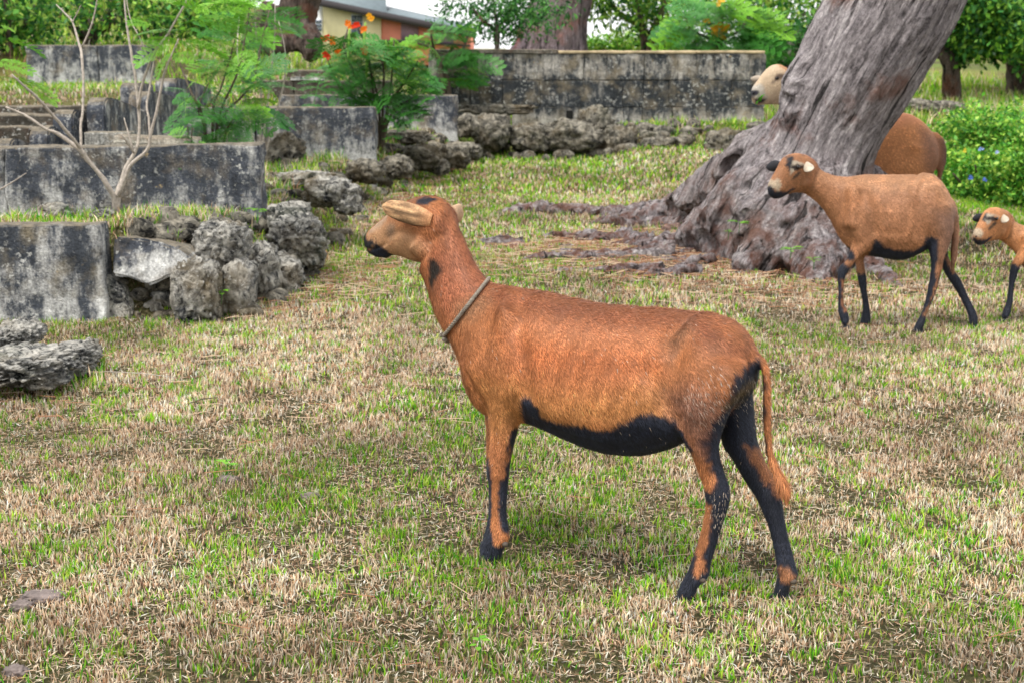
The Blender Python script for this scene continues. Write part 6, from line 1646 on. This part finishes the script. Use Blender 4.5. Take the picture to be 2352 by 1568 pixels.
sp = []
for px, py in ((1560, 1372), (1590, 1380), (1615, 1372), (1780, 1378), (1812, 1378), (1795, 1386), (1110, 1292), (1140, 1298), (1160, 1288), (1126, 1302)):
    p = at_z(px, py + 6, 0); sp.append((p[0], p[1], 22, 0.034, 0.035))
tufts('hoof_grass', sp, 'grass blades standing around the hooves of the foreground ewe')
def crevice_grass():
    off = 0; VV, QQ, TT, CC = [], [], [], []
    for k in range(150):
        y = rs.uniform(7.1, 8.6) if k < 95 else rs.uniform(8.6, 17); x = (rs.uniform(-2.0, -1.35) if y < 8.6 else foot_x(y) - rs.uniform(0, .8))
        v, q, t, c = tuft_mesh(22, 0.075, 0.006, 0.06, straw=.5, seed=k + 900)
        v = v + np.array([x, y, hz(x, y) + (rs.uniform(0.0, .07) if y < 8.6 else .02)]); VV.append(v); QQ.append(q + off); TT.append(t + off); CC.append(c); off += len(v)
    obj('crevice_grass', np_mesh('crevice_grass', np.vstack(VV), [np.vstack(QQ), np.vstack(TT)], np.vstack(CC)), M['blade'], label='grass and weeds rooted in the gaps of the rubble bank', kind='stuff', cat='grass')
crevice_grass()
# seedlings with round leaves
def seedling(label, px, py, z, size, n, y=None, hgt=0.05):
    p = at_z(px, py, z) if y is None else at_y(px, py, y)
    root = thing('seedling', label, 'seedling', tuple(p)); rs = np.random.default_rng(int(px))
    top = np.array([0, 0, hgt])
    V, q, t = tube([np.array([0, 0, -.02]), top * .5 + [.004, 0, 0], top], [.002, .002, .0015], 6, 2)
    obj('stem', np_mesh('stem', V, [q, t], smooth=True), M['leaf_dark'], root)
    for k in range(n):
        a = k * 2.4 + rs.uniform(-.3, .3); L_ = size * rs.uniform(.7, 1.1); u = np.linspace(0, 1, 7)
        d = np.array([math.cos(a), math.sin(a), .25]); s = np.array([-math.sin(a), math.cos(a), 0])
        c = top * rs.uniform(.5, 1) + d * (0.25 + u[:, None]) * L_ + np.array([0, 0, -.25]) * (u ** 2)[:, None] * L_
        w = np.sin(u * math.pi * .93 + .12)[:, None] * L_ * .33
        V = np.vstack([c - s * w, c + [0, 0, -.06 * L_], c + s * w]); m = 7; Q = []
        for r_ in range(2):
            for i_ in range(6): Q.append([r_ * m + i_, r_ * m + i_ + 1, (r_ + 1) * m + i_ + 1, (r_ + 1) * m + i_])
        obj('leaf', np_mesh('leaf', V, [np.array(Q)], smooth=True), M['leaf'], root)
seedling('green seedling growing on the left flank of the trunk base', 1697, 528, 0, .055, 6, y=8.55)
seedling('green seedling low on the trunk base under the walking ewe’s muzzle'.replace('’', "'"), 1815, 588, 0, .06, 7, y=8.0)
seedling('small seedling at the foot of the trunk near the ewe foreleg', 1868, 612, 0, .035, 6, y=7.9)
seedling('tiny seedling left of the trunk base among the roots', 1672, 545, 0, .03, 4, y=8.6)
seedling('seedling with broad leaves in the green patch of the foreground lawn', 520, 1085, 0.01, .036, 6)
seedling('yellow-green seedling at the bottom of the lawn below the ewe', 1100, 1510, 0.01, .026, 5)
seedling('blue-green seedling between the pitted stone and the brown upright stone', 508, 690, 0, .045, 7, y=6.98)
seedling('small weed with round leaves in the lawn left of the ewe', 525, 858, 0.01, .022, 4)
seedling('yellowish weed in the lawn above the back of the ewe', 1640, 655, 0.01, .022, 4)
seedling('leafy weed at the right end of the blackened wall', 590, 500, 0, .055, 7, y=8.2)

# twigs on the lawn
for k, (x0, y0, x1, y1, r, lab) in enumerate(((435, 925, 500, 912, .0022, 'thin dark twig lying in the lawn at middle left'), (1076, 431, 1125, 437, .006, 'short dark stick on the far lawn between the walls and the trunk'),
                                             (230, 852, 420, 868, .0018, 'long pale straw stalk lying beside the boulders'), (2000, 800, 2010, 830, .002, 'short twig in the lawn under the walking ewe'))):
    a, b = at_z(x0, y0, .03), at_z(x1, y1, .03); V, q, t = tube([a, (a + b) / 2 + [0, 0, .006], b], [r, r * 1.1, r * .5], 6, 3, .4, k)
    obj('fallen_twig', np_mesh('fallen_twig', V - a, [q, t], smooth=True), M['twig'] if k == 2 else M['stem'], label=lab, cat='twig').location = a

# ------------------------------------------------------------------ house
def house():
    y = 58.0
    def W(px, py, yy=y): return at_y(px, py, yy)
    zb = 0.3; b = (float(W(740, 100)[0]), y, zb)
    root = thing('house', 'low yellow and coral house with grey roof far behind the walls', 'house', b)
    ymat, cmat = m_plain('cream_render', (0.85, 0.76, 0.46), 0.9, .08, 3), m_plain('coral_render', (0.82, 0.30, 0.21), 0.9, .1, 3)
    rmat, wmat = m_plain('grey_roofing', (0.16, 0.20, 0.22), 0.7, .15, 5), m_plain('white_trim', (0.75, 0.77, 0.8), .7, .05)
    gmat, dmat = m_plain('window_glass', (0.10, 0.13, 0.18), .1, .2, 3, .6, 0), m_plain('dark_trim', (0.05, 0.045, 0.05), .8)
    mmat = m_plain('mauve_panel', (0.30, 0.20, 0.26), .8)
    def prism(name, poly, y0, d, mat, parent=root):
        P = [W(px, py, y0) for px, py in poly]; n = len(P)
        V = np.array([[p[0], y0, p[2]] for p in P] + [[p[0], y0 + d, p[2]] for p in P])
        F = [np.array([list(range(n))]), np.array([list(range(2 * n - 1, n - 1, -1))]), np.array([[k, k + n, (k + 1) % n + n, (k + 1) % n] for k in range(n)])]
        o = obj(name, np_mesh(name, V - np.array(b), F), mat, parent); return o
    prism('wall', [(742, 12), (875, 40), (875, 150), (742, 150)], y, 6, ymat)['label'] = 'cream wall'
    w2 = prism('wall', [(876, 40), (1080, 82), (1080, 150), (876, 150)], y + .1, 6, cmat); w2['label'] = 'coral wall'
    prism('wall', [(722, 14), (741, 12), (741, 150), (722, 150)], y + .6, 5, wmat)['label'] = 'white side wall'
    # roof with real thickness, sloping up away from the viewer
    e0, e1 = W(722, 2, y - .5), W(1093, 79, y - .5); r0, r1 = W(700, -60, y + 3), W(882, -42, y + 3); e1 = W(889, 38, y - .5)
    up = np.array([0, 0, .14])
    V = np.array([e0, e1, r1, r0, e0 + up, e1 + up, r1 + up, r0 + up])
    obj('roof', np_mesh('roof', V - np.array(b), [np.array([[3, 2, 1, 0], [4, 5, 6, 7], [0, 1, 5, 4], [1, 2, 6, 5], [2, 3, 7, 6], [3, 0, 4, 7]])]), rmat, root)
    f0, f1, g1, g0 = W(889, 36, y - .5), W(1093, 79, y - .5), W(1082, 66, y + 3), W(886, 22, y + 3)
    V = np.array([f0, f1, g1, g0, f0 + up, f1 + up, g1 + up, g0 + up])
    obj('roof', np_mesh('roof', V - np.array(b), [np.array([[3, 2, 1, 0], [4, 5, 6, 7], [0, 1, 5, 4], [1, 2, 6, 5], [2, 3, 7, 6], [3, 0, 4, 7]])]), rmat, root)['label'] = 'low roof of the coral wing'
    e1 = f1
    V = np.array([e0 - up * 1.2 + [0, -.05, 0], e1 - up * 1.2 + [0, -.05, 0], e1 + up * .8 + [0, -.05, 0], e0 + up * .8 + [0, -.05, 0]])
    V = np.vstack([V, V + [0, .045, 0]])
    obj('fascia', np_mesh('fascia', V - np.array(b), [np.array([[0, 1, 2, 3], [7, 6, 5, 4], [0, 4, 5, 1], [1, 5, 6, 2], [2, 6, 7, 3], [3, 7, 4, 0]])]), dmat, root)
    for (x0, y0, x1, y1, lab) in ((806, 32, 834, 86, 'tall window in the cream wall'), (724, 42, 740, 74, 'white louvred window')):
        f = prism('window', [(x0, y0), (x1, y0 + (x1 - x0) * .1), (x1, y1), (x0, y1)], y - .06, .1, wmat); f['label'] = lab
        for i_ in range(2):
            for j_ in range(3):
                w_ = (x1 - x0 - 3) / 2; h_ = (y1 - y0 - 7) / 3; xa = x0 + 1.3 + i_ * (w_ + .6); ya = y0 + 4.5 + j_ * (h_ + .5)
                prism('pane', [(xa, ya), (xa + w_ - .6, ya), (xa + w_ - .6, ya + h_ - 1), (xa, ya + h_ - 1)], y - .09, .02, gmat, f).matrix_parent_inverse = Matrix.Identity(4)
    for (x0, y0, x1, y1) in ((921, 53, 961, 93), (1001, 74, 1042, 104)):
        prism('window', [(x0, y0), (x1, y0 + 6), (x1, y1), (x0, y1)], y + .02, .12, mmat)['label'] = 'mauve shuttered window'
    prism('ledge', [(876, 92), (960, 92), (1080, 104), (1080, 108), (876, 97)], y - .3, .45, dmat)
house()
